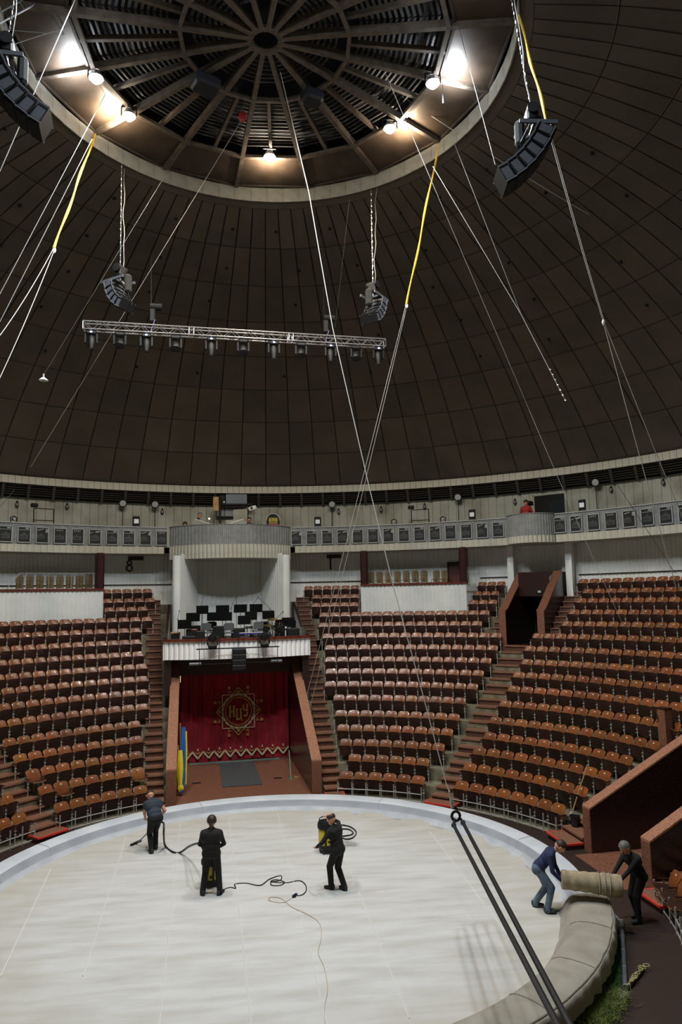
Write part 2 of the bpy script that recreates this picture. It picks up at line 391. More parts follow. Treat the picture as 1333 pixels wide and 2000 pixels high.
# ---- entrance side walls with sloping tops
def ent_wall(name, label, phi, ui, uo, v0, z0, v1, slope):
    root = thing(name, label, 'wall', (0, 0, 0), -RAD(phi), kind='structure')
    lo, hi = min(ui, uo), max(ui, uo); z1 = z0+slope*(v1-v0)
    MB().prism([(v0, GND), (v0, z0-.04), (v1, z1-.04), (v1, GND)], lo, hi, lambda a, b, d: Vector((d, a, b))).build('wall_body', M_GRAND, root)
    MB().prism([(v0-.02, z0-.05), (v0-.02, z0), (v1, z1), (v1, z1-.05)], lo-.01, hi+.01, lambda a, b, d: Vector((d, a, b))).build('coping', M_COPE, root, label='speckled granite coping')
    MB().box(((lo+hi)/2, v0-.012, (GND+z0-.05)/2), (hi-lo+.004, .024, z0-.05-GND)).build('end_slab', M_GRAN, root, label='speckled granite end slab')
    return root
ent_wall('wall_entrance_left', 'sloping granite wall on the left of the red curtain', PH1, -2.4, -2.75, 8.95, 1.02, 14.85, .58)
ent_wall('wall_entrance_right', 'sloping granite wall on the right of the red curtain', PH1, 2.4, 2.75, 8.95, 1.02, 14.85, .58)
ent_wall('wall_side_left', 'large dark granite wall on the near left of the side entrance', PH2, -1.18, -1.55, 8.8, 1.0, 17, .53)
ent_wall('wall_side_right', 'dark granite wall behind the man in black, at the right edge', PH2, 1.2, 1.55, 8.8, 1.0, 17, .53)

# ---- entrance ramps
def ramp(name, label, phi, hw, v0, v1, z0, z1):
    m = MB(); m.prism([(v0, z0), (8.9, z0), (v1, z1), (v1, z1-.1), (v0, GND-.02)], -hw, hw, lambda a, b, d: Vector((d, a, b)))
    return m.build(name, M_GRAN, None, label=label, kind='structure', rz=-RAD(phi))
ramp('floor_entrance', 'brown granite ramp in front of the red curtain', PH1, 2.42, 7.1, 16.3, GND+.03, GND+.06)
ramp('floor_side_entrance', 'brown granite floor running into the side entrance', PH2, 1.2, 8.3, 17, GND+.02, GND+.05)
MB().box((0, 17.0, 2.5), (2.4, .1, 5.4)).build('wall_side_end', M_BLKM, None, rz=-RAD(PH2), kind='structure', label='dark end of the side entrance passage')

# ---- stage (orchestra platform) above the curtain: slab, soffit, lintel, side walls
stg = thing('wall_stage', 'orchestra platform slab above the red curtain entrance', 'wall', (0, 0, 0), -RAD(PH1), kind='structure')
HW = 3.02
sv = lambda u: 12.4+.62*(u/HW)**2
pts = [(-HW+2*HW*i/24, sv(-HW+2*HW*i/24)) for i in range(25)]
MB().prism(pts+[(HW, 20.5), (-HW, 20.5)], 4.46, 5.02, lambda a, b, d: Vector((a, b, d))).build('platform_slab', M_BRN, stg)
MB().box((0, 15.0, 4.05), (5.6, .2, .86)).build('lintel', M_BRN, stg)
for s in (-1, 1):
    MB().prism([(13.1, 4.46), (13.1, 3.0), (14.4, 3.4), (20.5, 5.0), (20.5, 4.46)], s*2.72, s*3.0, lambda a, b, d: Vector((d, a, b))).build('side_wall', M_GRAND, stg)
    MB().prism([(13.05, 5.0), (13.05, 5.36), (14.8, 5.6), (17.4, 6.7), (17.4, 5.0)], s*2.9, s*3.02, lambda a, b, d: Vector((d, a, b))).build('side_parapet', M_GRAND, stg)
    MB().box((s*2.58, 15.65, 2.0), (.3, 1.5, 4.6)).build('jamb', M_BRN, stg)
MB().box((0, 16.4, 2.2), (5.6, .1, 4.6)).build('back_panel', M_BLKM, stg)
par = thing('wall_stage_front', 'white fluted parapet across the front of the orchestra platform', 'wall', (0, 0, 0), -RAD(PH1), kind='structure')
NF = 30; fl = MB()
def half_flute(r, z0, z1, n=7):
    m = MB(); P = [(-r*cos(pi*i/n), -r*.62*sin(pi*i/n)) for i in range(n+1)]
    m.prism(P+[(r, .06), (-r, .06)], z0, z1, lambda a, b, d: Vector((a, b, d))); return m
fm = half_flute(HW/NF*.985, 4.47, 5.2).mesh('flute', M_STGW, True)
for i in range(NF):
    u = -HW+2*HW*(i+.5)/NF; o = obj('flute', fm, par, loc=(u, sv(u)-.03, 0), rz=atan2(1.24*u/HW/HW, 1))
for s in (-1, 1): MB().box((s*HW, 13.1, 4.83), (.06, .3, .75)).build('return_panel', M_WHITE, par)
m = MB()
for i in range(24):
    a, b = pts[i], pts[i+1]; m.bar((a[0], a[1]-.04, 5.25), (b[0], b[1]-.04, 5.25), .26, .1)
m.build('cap_rail', M_MAHO, par, label='mahogany cap rail')

# ---- alcove behind the orchestra: fluted columns and walls
alc = thing('wall_alcove', 'white fluted alcove behind the orchestra', 'wall', (0, 0, 0), -RAD(PH1), kind='structure')
for s in (-1, 1):
    m = MB(); n = 40; r0 = .21
    prof = [(r0*(1+.06*abs(sin(5*2*pi*i/n)))*cos(2*pi*i/n), r0*(1+.06*abs(sin(5*2*pi*i/n)))*sin(2*pi*i/n)) for i in range(n)]
    m.prism(prof, 5.0, 9.0, lambda a, b, d: Vector((s*2.6+a, 17.4+b, d))); m.build('column', M_WHITE, alc, smooth=True)
def fluted_wall(m, a, b, z0, z1, pitch, depth, side=1):
    a, b = Vector((a[0], a[1], 0)), Vector((b[0], b[1], 0)); d = b-a; n = max(1, round(d.length/pitch)); nr = Vector((-d.y, d.x, 0)).normalized()*side
    P = []
    for i in range(n):
        for t in (0, .22, .5, .78): P.append(a+d*((i+t)/n)+nr*depth*sin(pi*t))
    P.append(b); vs = [p+Vector((0, 0, z)) for p in P for z in (z0, z1)]
    m.add(vs, [(2*i, 2*i+2, 2*i+3, 2*i+1) for i in range(len(P)-1)])
m = MB(); fluted_wall(m, (-2.42, 17.4), (-1.65, 20.3), 5.0, 9.1, .3, .07, -1); m.build('side_panel', M_WHITE, alc)
m = MB(); fluted_wall(m, (2.42, 17.4), (1.65, 20.3), 5.0, 9.1, .3, .07, 1); m.build('side_panel', M_WHITE, alc)
m = MB(); fluted_wall(m, (-1.67, 20.3), (1.67, 20.3), 5.0, 9.1, .26, .05, -1); m.build('back_wall', M_WHITE, alc)

# ---- walls of the hall
def corr_ring(m, r, z0, z1, a0, a1, pitch, depth, inward=True):
    n = max(1, round(RAD(a1-a0)*r/pitch)); vs = []
    tt = (0, .25, .5, .75)
    for i in range(n):
        for t in tt: vs.append((a0+(a1-a0)*(i+t)/n, r-(depth*sin(pi*t) if inward else -depth*sin(pi*t))))
    vs.append((a1, r)); V = [pol(rr, a, z) for a, rr in vs for z in (z0, z1)]
    m.add(V, [(2*i, 2*i+2, 2*i+3, 2*i+1) for i in range(len(vs)-1)])
m = MB(); corr_ring(m, 20.75, 4.0, 9.3, PH1+7.6, 360+PH1-7.6, .19, .045)
wl = m.build('wall_lower', M_WHITE, kind='structure', label='white corrugated wall under the balcony')
m = MB()
for a0, a1 in ((-75, PH1-8.2), (PH1+8.2, 13.5), (30.8, 35.2), (44.4, 75)):
    n = int((a1-a0)/2)+1
    m.tube([pol(20.66, a0+(a1-a0)*i/n, 7.71) for i in range(n+1)], .025, 4)
m.build('dado_rail', M_BLACK, wl)
def groove_ring(m, r, z0, z1, pitch):
    n = round(2*pi*r/pitch); V = []
    for i in range(n):
        for t, o in ((0, .03), (.05, 0), (.95, 0)): V.append((360*(i+t)/n, r+o))
    k = len(V); m.add([pol(rr, a, z) for a, rr in V for z in (z0, z1)], [(2*i, 2*((i+1) % k), 2*((i+1) % k)+1, 2*i+1) for i in range(k)])
m = MB(); groove_ring(m, 20.88, 9.5, 12.1, .42)
wu = m.build('wall_upper', M_UPW, kind='structure', label='stained pale panelled wall above the balcony')

# ---- cornice, one panel after another, and louvre band
cor = thing('trim_1', 'cream cornice ring of short panels under the dome', 'trim', kind='structure')
def arc_box(r0, r1, z0, z1, half):
    m = MB(); m.prism([(r0, z0), (r1, z0), (r1, z1), (r0, z1)], -half, half, lambda a, b, d: pol(a, d, b)); return m
pa = .86; cm = arc_box(20.35, 20.75, 12.48, 12.84, pa/2*.95).mesh('cornice_panel', M_CREAM)
for i in range(-62, 92): obj('cornice_panel', cm, cor, rz=-RAD(i*pa+.2))
m = MB(); m.lathe([(20.55, 12.46), (20.9, 12.46), (20.9, 12.9), (20.4, 12.9)], 160); m.build('cornice_core', M_CREAM, cor)
lou = thing('trim_2', 'dark brown louvre band with brackets below the cornice', 'trim', kind='structure')
m = MB(); m.lathe([(20.85, 12.5), (20.86, 11.9), (20.7, 11.88)], 160); m.build('louvre_backing', M_BLKM, lou)
pl = 3.2; m = MB()
for j in range(5):
    z = 12.4-.105*j; m.prism([(20.5+.03*j, z), (20.56+.03*j, z+.05), (20.58+.03*j, z+.04), (20.52+.03*j, z-.012)], -pl/2*.9, pl/2*.9, lambda a, b, d: pol(a, d, b))
lm = m.mesh('louvre', M_LOUV)
m = MB(); m.prism([(20.42, 12.46), (20.8, 12.46), (20.8, 11.86), (20.62, 11.86)], -.18, .18, lambda a, b, d: pol(a, d, b)); bmh = m.mesh('bracket', M_LOUV)
for i in range(-17, 26):
    obj('louvre', lm, lou, rz=-RAD(i*pl)); obj('bracket', bmh, lou, rz=-RAD((i+.5)*pl))

# ---- balcony ring: slab, parapet, cream fascia, picture panels
bal = thing('wall_balcony', 'grey balcony parapet ring with cream fascia and picture panels', 'balcony', kind='structure')
m = MB(); m.lathe([(19.05, 9.2), (20.88, 9.2), (20.88, 9.5), (19.05, 9.5)], 160); m.build('balcony_slab', M_CREAM, bal)
for a0, a1 in ((3.5, 36.6), (43.3, 344.5)):
    m = MB(); corr_ring(m, 19.02, 9.5, 10.47, a0, a1, .12, .02); m.build('parapet', M_GREY, bal)
    m = MB(); m.lathe([(19.1, 9.5), (19.1, 10.47)], max(20, int((a1-a0)/2)), a0, a1); m.build('parapet_back', M_GREY, bal)
    m = MB(); m.lathe([(18.96, 10.46), (18.96, 10.5), (19.14, 10.5), (19.14, 10.46)], max(20, int((a1-a0)/2)), a0, a1); m.build('top_rail', M_PICF, bal)
fa = .86; fmz = arc_box(18.95, 19.06, 9.18, 9.52, fa/2*.97).mesh('fascia_panel', M_CREAM)
for i in range(-60, 84):
    a = i*fa
    if -15.7 < a < 3.7 or 36.3 < a < 43.5: continue
    obj('fascia_panel', fmz, bal, rz=-RAD(a))
def picture(kind):
    back = MB(); back.box((0, 18.965, 9.95), (.5, .04, .66)); bk = back.mesh('picture_panel', M_PICB)
    fr = MB()
    for x in (-.265, .265): fr.box((x, 18.95, 9.95), (.035, .06, .74))
    for z in (9.6, 10.3): fr.box((0, 18.95, z), (.53, .06, .035))
    si = MB(); y = 18.935
    fn = lambda a, b, d: Vector((a, d, 9.95+b))
    ext = lambda poly: si.prism(poly, y, y+.012, fn)
    k = kind % 4
    if k == 0:
        ext([(-.22, -.18), (.16, -.18), (.16, .02), (.02, .02), (-.03, .12), (-.08, .02), (-.22, .02)])
        si.mi = 2
        for x in (-.17, -.09, -.01, .07): ext([(x, .22), (x+.03, .22), (x+.05, .3), (x+.02, .3)])
    elif k == 1:
        ext([(-.2, -.2), (.2, -.2), (.2, -.02), (.14, .06), (0, .11), (-.14, .06), (-.2, -.02)])
        si.mi = 2; ext([(-.24, .17), (-.1, .2), (-.1, .23), (-.24, .2)]); ext([(.02, .19), (.22, .24), (.22, .3), (.02, .26)])
    elif k == 2:
        ext([(-.2, -.2), (.18, -.2), (.18, .0), (.06, .05), (0, .15), (-.06, .05), (-.2, .0)])
        si.mi = 2; ext([(-.24, .2), (.24, .2), (.24, .22), (-.24, .22)]); ext([(.05, .25), (.22, .25), (.2, .31), (.05, .31)])
    else:
        ext([(-.23, -.16), (.1, -.16), (.1, .0), (-.06, .1), (-.23, .0)])
        si.mi = 2; ext([(.14, .12), (.24, .12), (.24, .3), (.14, .27)]); ext([(-.2, .2), (.05, .27), (.05, .3), (-.2, .24)])
    si.mi = 1
    for x in (-.14, -.06, .02): si.box((x, y-.004, 9.95-.09), (.035, .008, .07))
    return bk, fr.mesh('frame', M_PICF), si.mesh('silhouette', [M_PICG, M_PICB, M_PICS])
PIC = [picture(k) for k in range(4)]
paz = [-16.27-2.385*i for i in range(13)]+[4.13+2.385*i for i in range(14)]+[44.1]+[46.4+2.42*i for i in range(9)]
for i, a in enumerate(paz):
    bk, fr, si = PIC[(i*7+i//3) % 4]
    p = obj('picture_panel', bk, bal, rz=-RAD(a)); obj('frame', fr, p); obj('silhouette', si, p)

# ---- drum-shaped pods bulging from the balcony
def pod(name, label, phi, hw, vedge, vfront, zg0, zg1, zc0, pitch, flute):
    root = thing(name, label, 'balcony', (0, 0, 0), -RAD(phi), kind='structure')
    sag = vedge-vfront; R = (hw*hw+sag*sag)/(2*sag); vc = vfront+R; h = asin(min(1, hw/R)); h = h if sag <= R else pi-h
    fn = lambda t, r: (r*sin(t), vc-r*cos(t))
    m = MB(); n = round(2*h*R/pitch); V = []
    for i in range(n):
        for q, o in ((0, 0), (.12, -.02), (.5, -.02), (.62, 0)): V.append(fn(-h+2*h*(i+q)/n, R+o))
    V.append(fn(h, R)); vs = [Vector((a, b, z)) for a, b in V for z in (zg0, zg1)]
    m.add(vs, [(2*i, 2*i+2, 2*i+3, 2*i+1) for i in range(len(V)-1)]); m.build('drum_front', M_GREYD, root)
    m = MB(); V = [fn(-h+2*h*i/40, R-.06) for i in range(41)]; vs = [Vector((a, b, z)) for a, b in V for z in (zg0, zg1)]
    m.add(vs, [(2*i, 2*i+2, 2*i+3, 2*i+1) for i in range(40)]); m.build('drum_lining', M_GREYD, root)
    m = MB()
    for i in range(40):
        a, b = fn(-h+2*h*i/40, R-.03), fn(-h+2*h*(i+1)/40, R-.03); m.bar((a[0], a[1], zg1+.01), (b[0], b[1], zg1+.01), .1, .03)
    m.build('drum_rail', M_GREY, root)
    n = round(2*h*R/flute); m = half_flute(h*R/n*.98, zc0, zg0+.01, 6); me = m.mesh('flute', M_CREAM, True)
    for i in range(n):
        t = -h+2*h*(i+.5)/n; a, b = fn(t, R-.03); obj('flute', me, root, loc=(a, b, 0), rz=t)
    m = MB(); poly = [fn(-h+2*h*i/40, R-.04) for i in range(41)]+[(hw, 20.6), (-hw, 20.6)]
    m.prism(poly, zc0+.02, zc0+.1, lambda a, b, d: Vector((a, b, d))); m.build('soffit', M_CREAM, root)
    m = MB(); m.prism(poly, zg0-.04, zg0+.02, lambda a, b, d: Vector((a, b, d))); m.build('pod_floor', M_GREYD, root)
    return root
pod('wall_pod', 'wide grey drum-shaped balcony pod above the orchestra', PH1, 3.02, 18.6, 17.0, 9.52, 10.48, 8.86, .2, .21)
pod('wall_pod', 'small grey drum-shaped balcony pod with a person in red', 39.95, 1.12, 18.95, 17.95, 9.48, 10.5, 9.17, .14, .2)
for a in (35.75, 43.85):
    m = MB(); m.box((0, 20.1, 7.9), (.3, .3, 2.7)); m.build('trim_3', M_WHITE, rz=-RAD(a), kind='structure', label='white square column beside the tunnel, %s' % ('left' if a < 40 else 'right'))

# ---- tunnel (vomitory) at the top of the aisle stairs
vo = thing('wall_tunnel', 'brown granite tunnel mouth at the head of the aisle stairs', 'tunnel', (0, 0, 0), -RAD(VAZ), kind='structure')
for s in (-1, 1):
    MB().prism([(16.9, 4.35), (16.9, 6.15), (17.1, 6.2), (19.5, 7.85), (20.7, 7.85), (20.7, 4.35)], s*.71, s*1.03, lambda a, b, d: Vector((d, a, b))).build('side_wall', M_GRAND, vo)
    MB().prism([(16.88, 6.12), (16.88, 6.17), (17.09, 6.23), (19.5, 7.9), (19.5, 7.82), (17.11, 6.16)], s*.69, s*1.05, lambda a, b, d: Vector((d, a, b))).build('coping', M_GRAN, vo)
    MB().box((s*.87, 16.89, 5.25), (.31, .03, 1.8)).build('end_slab', M_GRAN, vo)
MB().box((0, 18.7, 7.3), (1.42, .12, 1.1)).build('lintel', M_GRAND, vo)
MB().box((.28, 18.62, 6.95), (.24, .05, .18)).build('exit_box', M_BLACK, vo, label='small dark lamp box')
MB().box((.28, 18.59, 6.95), (.14, .02, .1)).build('exit_glass', M_PICF, vo)
MB().box((0, 19.7, 6.76), (1.42, 2.0, .06)).build('passage_ceiling', M_BRN, vo)
MB().box((0, 18.8, 4.58), (1.42, 3.8, .06)).build('passage_floor', M_GRAND, vo)
MB().box((.36, 20.5, 5.65), (.7, .06, 2.1)).build('door_leaf', M_BLKM, vo)
MB().box((-.36, 20.5, 5.65), (.7, .06, 2.1)).build('door_leaf', M_BLKM, vo)

# ---- white lodge boxes
def lodge(label, a0, a1, col_left, col_right):
    root = thing('wall_lodge', label, 'lodge', kind='structure')
    m = MB(); corr_ring(m, 18.62, 6.0, 7.42, a0, a1, .2, .05); m.build('front', M_WHITE, root)
    if a0 > -60: 
        m = MB(); A, B = pol(18.62, a0), pol(20.7, a0); fluted_wall(m, (A.x, A.y), (B.x, B.y), 6.0, 7.42, .2, .05, -1); m.build('side_panel', M_WHITE, root)
    m = MB(); A, B = pol(18.62, a1), pol(20.7, a1); fluted_wall(m, (A.x, A.y), (B.x, B.y), 6.0, 7.42, .2, .05, 1); m.build('side_panel', M_WHITE, root)
    n = int((a1-a0)/1.5)+1; m = MB()
    for i in range(n): m.bar(pol(18.62, a0+(a1-a0)*i/n, 7.46), pol(18.62, a0+(a1-a0)*(i+1)/n, 7.46), .22, .1)
    m.build('rail', M_MAHO, root, label='mahogany rail')
    m2 = MB()
    for i in range(n):
        b0, b1 = a0+(a1-a0)*i/n, a0+(a1-a0)*(i+1)/n
        m2.add([pol(18.65, b0, 7.05), pol(20.72, b0, 7.05), pol(20.72, b1, 7.05), pol(18.65, b1, 7.05)], [(0, 1, 2, 3)])
    m2.build('lodge_floor', M_BRN, root)
    for a, on in ((a0+.55, col_left), (a1-.45, col_right)):
        if on:
            m = MB(); m.rbox((0, 18.85, 8.32), (.36, .5, 1.72), .06); m.build('column', M_DRED, root, rz=-RAD(a), label='glossy dark red column')
    return root
lodge('white corrugated lodge box right of the orchestra, with seven olive chairs', 14.05, 30.3, True, True)
lodge('white corrugated lodge box at the left edge of the photo', -62, -24.7, False, True)
dr = thing('door_1', 'brown door inside the right lodge', 'door', (0, 0, 0), -RAD(27.6), kind='structure')
MB().box((0, 20.62, 7.75), (.86, .05, 1.45)).build('door_leaf', M_DOOR, dr)
m = MB(); m.box((-.46, 20.6, 7.78), (.07, .1, 1.5)); m.box((.46, 20.6, 7.78), (.07, .1, 1.5)); m.box((0, 20.6, 8.52), (.99, .1, .07)); m.build('door_frame', M_BLACK, dr)
# dark doorway behind the small pod
dr = thing('door_2', 'dark open doorway behind the person in red', 'door', (0, 0, 0), -RAD(40.9), kind='structure')
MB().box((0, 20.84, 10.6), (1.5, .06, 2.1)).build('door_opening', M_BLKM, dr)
MB().box((.35, 20.79, 10.5), (.8, .04, 1.7)).build('door_glass', M_GLASS, dr)
m = MB(); m.box((-.8, 20.82, 10.6), (.1, .12, 2.2)); m.box((.8, 20.82, 10.6), (.1, .12, 2.2)); m.box((0, 20.82, 11.68), (1.7, .12, .08)); m.build('door_frame', M_UPW, dr)

# ================================================================== DOME
ZC, RS = -5.957, 27.806                       # dome sphere
dz = lambda r, o=0: ZC+sqrt((RS+o)**2-r*r)
th = lambda r: asin(r/RS)
T0, T1 = th(6.95), th(20.42)
NR = 8; ts = [T0+(T1-T0)*i/NR for i in range(NR+1)]
NG = 96; GO = -.5
dome = MB(); n = 192
prof = [((RS+.05)*sin(th(6.62)+(th(20.6)-th(6.62))*i/20), ZC+(RS+.05)*cos(th(6.62)+(th(20.6)-th(6.62))*i/20)) for i in range(21)]
dome.lathe(prof, n); ceil = dome.build('ceiling', M_DOMEB, smooth=True, kind='structure', label='dark brown panelled dome')
pm = []
for i in range(NR):
    ta, tb = ts[i], ts[i+1]; w = 360/NG
    m = MB(); gap = .018
    def fn(u, v, o):
        t = ta+.0004+(tb-ta-.0008)*v; r = RS*sin(t); h = w/2-DEG(gap/r); a = RAD(-h+2*h*u)
        rr = RS+o; return Vector((rr*sin(t)*sin(a), rr*sin(t)*cos(a), ZC+rr*cos(t)))
    m.grid(2, 3, lambda u, v: fn(u, v, 0))
    for u in (0, 1):
        m.add([fn(u, 0, 0), fn(u, 1, 0), fn(u, 1, .05), fn(u, 0, .05)], [(0, 1, 2, 3)])
    m.mi = 1
    m.add([fn(0, 1, 0), fn(1, 1, 0), fn(1, .985, -.012), fn(0, .985, -.012)], [(0, 1, 2, 3)])
    pm.append(m)
pmesh = [m.mesh('dome_panel', [M_DOME, M_DOMEL]) for m in pm]
cand = []
for i in range(NR):
    for g in range(NG):
        a = GO+(g+.5)*360/NG; c = pol(RS*sin((ts[i]+ts[i+1])/2), a, ZC+RS*cos((ts[i]+ts[i+1])/2)); q = proj(c)
        vis = q and -25 < q[0] < 1358 and -20 < q[1] < 1000
        cand.append((-(RS*sin((ts[i]+ts[i+1])/2)/q[2]**2) if vis else 1.0, i, a))
cand.sort()
rest = MB()
for n_, (k, i, a) in enumerate(cand):
    if n_ < 300 and k < 0: obj('dome_panel', pmesh[i], ceil, rz=-RAD(a))
    else:
        R_ = rotz(-RAD(a)); src = pm[i]; base = len(rest.v)
        rest.v += [tuple(R_ @ Vector(v)) for v in src.v]; rest.f += [tuple(j+base for j in f_) for f_ in src.f]; rest.m += src.m
rest.build('dome_panel_field', [M_DOME, M_DOMEL], ceil, kind='stuff')
m = MB(); m.lathe([(6.64, dz(6.64)), (6.95, dz(6.95))], 96); m.build('dome_inner_band', M_DOME, ceil)
m = MB(); random.seed(3)
for rr in (8.0, 11.6, 13.4, 15.2, 9.9):
    for a in range(-70, 90, 15):
        aa = a+random.uniform(-3, 3); c = pol(rr, aa, dz(rr, -.01)); m.ball(c, .07, 8, 4)
m.build('dome_port', M_BLKM, ceil, kind='stuff')

# ================================================================== LANTERN (oculus)
lan = thing('ceiling_lantern', 'timber-ribbed lantern roof in the round opening of the dome', 'ceiling', kind='structure')
ZR = 21.05
rev = arc_box(6.58, 6.62, ZR-.02, ZR+.5, 360/72/2*.985).mesh('reveal_panel', M_REV)
for i in range(72): obj('reveal_panel', rev, lan, rz=-RAD(i*5+2.5))
m = MB(); m.lathe([(6.66, ZR-.02), (6.66, ZR+.9)], 72); m.build('reveal_backing', M_LDARK, lan)
ribs = [13+22.5*i for i in range(16)]
zin = lambda r: 21.62+.28*(1-r/5.0)          # underside of the ribs
m = MB(); m.bar((0, .4, zin(.4)), (0, 4.9, zin(4.9)), .13, .22); m.bar((0, 4.9, zin(4.9)), (0, 6.55, ZR+.5), .13, .2)
ribm = m.mesh('rib', M_LBRN)
m = MB(); m.bar((0, 2.3, zin(2.3)+.05), (0, 4.9, zin(4.9)+.05), .1, .14); hrm = m.mesh('half_rib', M_LBRN)
def slat_mesh(half):
    m = MB(); r = 1.0
    while r < 4.75:
        if not (2.0 < r < 2.5):
            ra = r/cos(RAD(half)); x = r*tan(RAD(half)); m.box((0, r, zin(r)+.3), (2*x*.97, .075, .03), rotx(.35))
        r += .155
    return m.mesh('slat_field', M_SLAT)
sm_ = slat_mesh(11.25)
m = MB(); h = RAD(11.1); A = (4.95, 21.66); B = (6.5, ZR+.52)
m.add([Vector((s*A[0]*tan(h), A[0], A[1])) for s in (-1, 1)]+[Vector((s*B[0]*tan(h), B[0], B[1])) for s in (1, -1)], [(0, 1, 2, 3)])
m.add([Vector((s*A[0]*tan(h), A[0], A[1]+.04)) for s in (-1, 1)]+[Vector((s*B[0]*tan(h), B[0], B[1]+.04)) for s in (1, -1)], [(0, 1, 2, 3)])
plm = m.mesh('lamp_plate', M_PLATE)
m = MB(); m.box((0, 6.45, ZR+.5), (2*6.45*tan(h), .06, .06)); m.box((0, 4.95, 21.66), (2*4.95*tan(h), .07, .1)); frm = m.mesh('plate_frame', M_LDARK)
for i, a in enumerate(ribs):
    obj('rib', ribm, lan, rz=-RAD(a)); obj('half_rib', hrm, lan, rz=-RAD(a+11.25))
    obj('slat_field', sm_, lan, rz=-RAD(a+11.25), kind='stuff')
    p = obj('lamp_plate', plm, lan, rz=-RAD(a+11.25)); obj('plate_frame', frm, p)
for r, w_, mt in ((.42, .16, M_LBRN), (2.28, .1, M_LBRN), (4.88, .12, M_LBRN)):
    m = MB()
    for i in range(16):
        a, b = pol(r, ribs[i], zin(r)-.06), pol(r, ribs[(i+1) % 16], zin(r)-.06); m.bar(a, b, w_, .1)
    m.build('ring_beam' if r > 1 else 'hub_ring', mt, lan)
m = MB(); m.lathe([(.01, 22.5), (6.7, 22.35), (6.7, ZR+.5)], 64); m.build('roof_deck', M_LROOF, lan)
# ================================================================== DOME FLOODLIGHTS
def flood(label, p, warm, vis=True):
    root = thing('flood_lamp', label, 'lamp', p, 0, group='floodlights in the dome lantern')
    col = (1, .84, .62) if warm else (.86, .93, 1)
    m = MB(); m.lathe([(.05, .2), (.1, .19), (.2, .02), (.21, -.02), (.19, -.02), (.09, .16)], 20); m.build('reflector', M_ALU, root, smooth=True)
    m = MB(); m.ball((0, 0, -.01), (.16, .16, .15), 16, 10)
    m.build('bulb', mat('bulb_warm' if warm else 'bulb_cool', S(255, 250, 240), .3, emit=(*col, 1), estr=120), root, smooth=True)
    m = MB(); m.bar((-.22, 0, 0), (-.22, 0, .28), .03); m.bar((.22, 0, 0), (.22, 0, .28), .03); m.bar((-.22, 0, .28), (.22, 0, .28), .04); m.bar((0, 0, .28), (0, 0, .5), .04); m.build('bracket', M_BLACK, root)
    ld = bpy.data.lights.new('flood_beam', 'SPOT'); ld.energy = LAMP_SPOT; ld.color = col; ld.spot_size = RAD(158); ld.spot_blend = .5; ld.shadow_soft_size = .25
    lo = bpy.data.objects.new('flood_beam', ld); COL.objects.link(lo); lo.parent = root; lo.location = (0, 0, -.16)
    ld = bpy.data.lights.new('flood_stray', 'SPOT'); ld.spot_size = RAD(165); ld.spot_blend = .7; ld.energy = LAMP_GLOW*(1.5 if warm else 1.1); ld.color = col; ld.shadow_soft_size = .12
    lo = bpy.data.objects.new('flood_stray', ld); COL.objects.link(lo); lo.parent = root; q_ = Vector((p.x, p.y, 0)).normalized()*.65; lo.location = (q_.x, q_.y, -.12); lo.rotation_euler = (pi, 0, 0)
for lb, x, y, wm in (('cool white floodlight in the lantern, upper left', 188, 152, 0), ('warm floodlight in the lantern, lower left', 252, 226, 1),
                     ('warm floodlight at the bottom middle of the lantern', 527, 306, 1), ('warm floodlight in the lantern, lower right', 762, 250, 1),
                     ('cool white floodlight in the lantern, upper right', 846, 162, 0)):
    flood(lb, at_z(x, y, 21.3), wm)
for i, a in enumerate((128, 154, 180, 206, 236)):
    flood('cool floodlight of the lantern above the photo, %s' % ordn(i+1), pol(4.8, a, 21.3), 0)

# ================================================================== RING
from mathutils import noise
def nz(x, y, z=0.0): return noise.noise(Vector((x, y, z)))
cv = MB()
def cfn(u, v):
    a = RAD(360*u); r = 6.6*v**.8; x, y = r*sin(a), r*cos(a); az = 360*u
    e = max(0, (r-4.6)/2.0); fold = 0
    if 5 < az < 118 and r > 4.6:
        w = min(1, (az-5)/25)*min(1, (118-az)/15)
        fold = w*e*e*.07*(nz(az*.22+1.5*r, r*1.3)+.5*nz(az*.6+2*r, r*2, 5))
    z = .006+.012*nz(x*1.3, y*.8)+.006*nz(x*3, y*2, 3)+fold+max(0, r-6.3)*.12
    return Vector((x, y, max(.002, z)))
cv.grid(240, 70, cfn)
canvas = cv.build('ring_canvas', M_CANV, smooth=True, label='pale grey canvas covering the floor of the ring', cat='floor covering')
for a, b in (((100, 1697), (0, 1908)), ((246, 1636), (162, 1908)), ((352, 1612), (310, 2010)), ((447, 1597), (492, 2010)), ((543, 1590), (640, 2010)), ((840, 1625), (1010, 1850)), ((640, 1590), (800, 1990))):
    A, B = at_z(*a, .0), at_z(*b, .0); m = MB(); n = 40
    m.tube([A.lerp(B, i/n)+Vector((0, 0, .012+.012*nz(A.lerp(B, i/n).x*1.3, A.lerp(B, i/n).y*.8)+.006*nz(A.lerp(B, i/n).x*3, A.lerp(B, i/n).y*2, 3))) for i in range(n+1)], .014, 4); m.build('seam', M_SEAM, canvas)
bar = thing('ring_barrier', 'low round ring barrier padded in white-grey vinyl', 'barrier')
m = MB(); P = [(6.46, .012), (6.56, .03), (6.64, .08), (6.69, .135), (6.715, .175), (6.735, .25), (6.765, .325), (6.79, .345), (6.95, .37), (7.14, .385), (7.19, .378), (7.22, .34), (7.24, .2), (7.24, GND)]
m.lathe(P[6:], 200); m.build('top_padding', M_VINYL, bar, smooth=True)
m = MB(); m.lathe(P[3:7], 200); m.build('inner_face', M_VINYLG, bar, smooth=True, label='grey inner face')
m = MB(); m.lathe(P[:4], 200); m.build('skirt', M_VINYLS, bar, smooth=True)
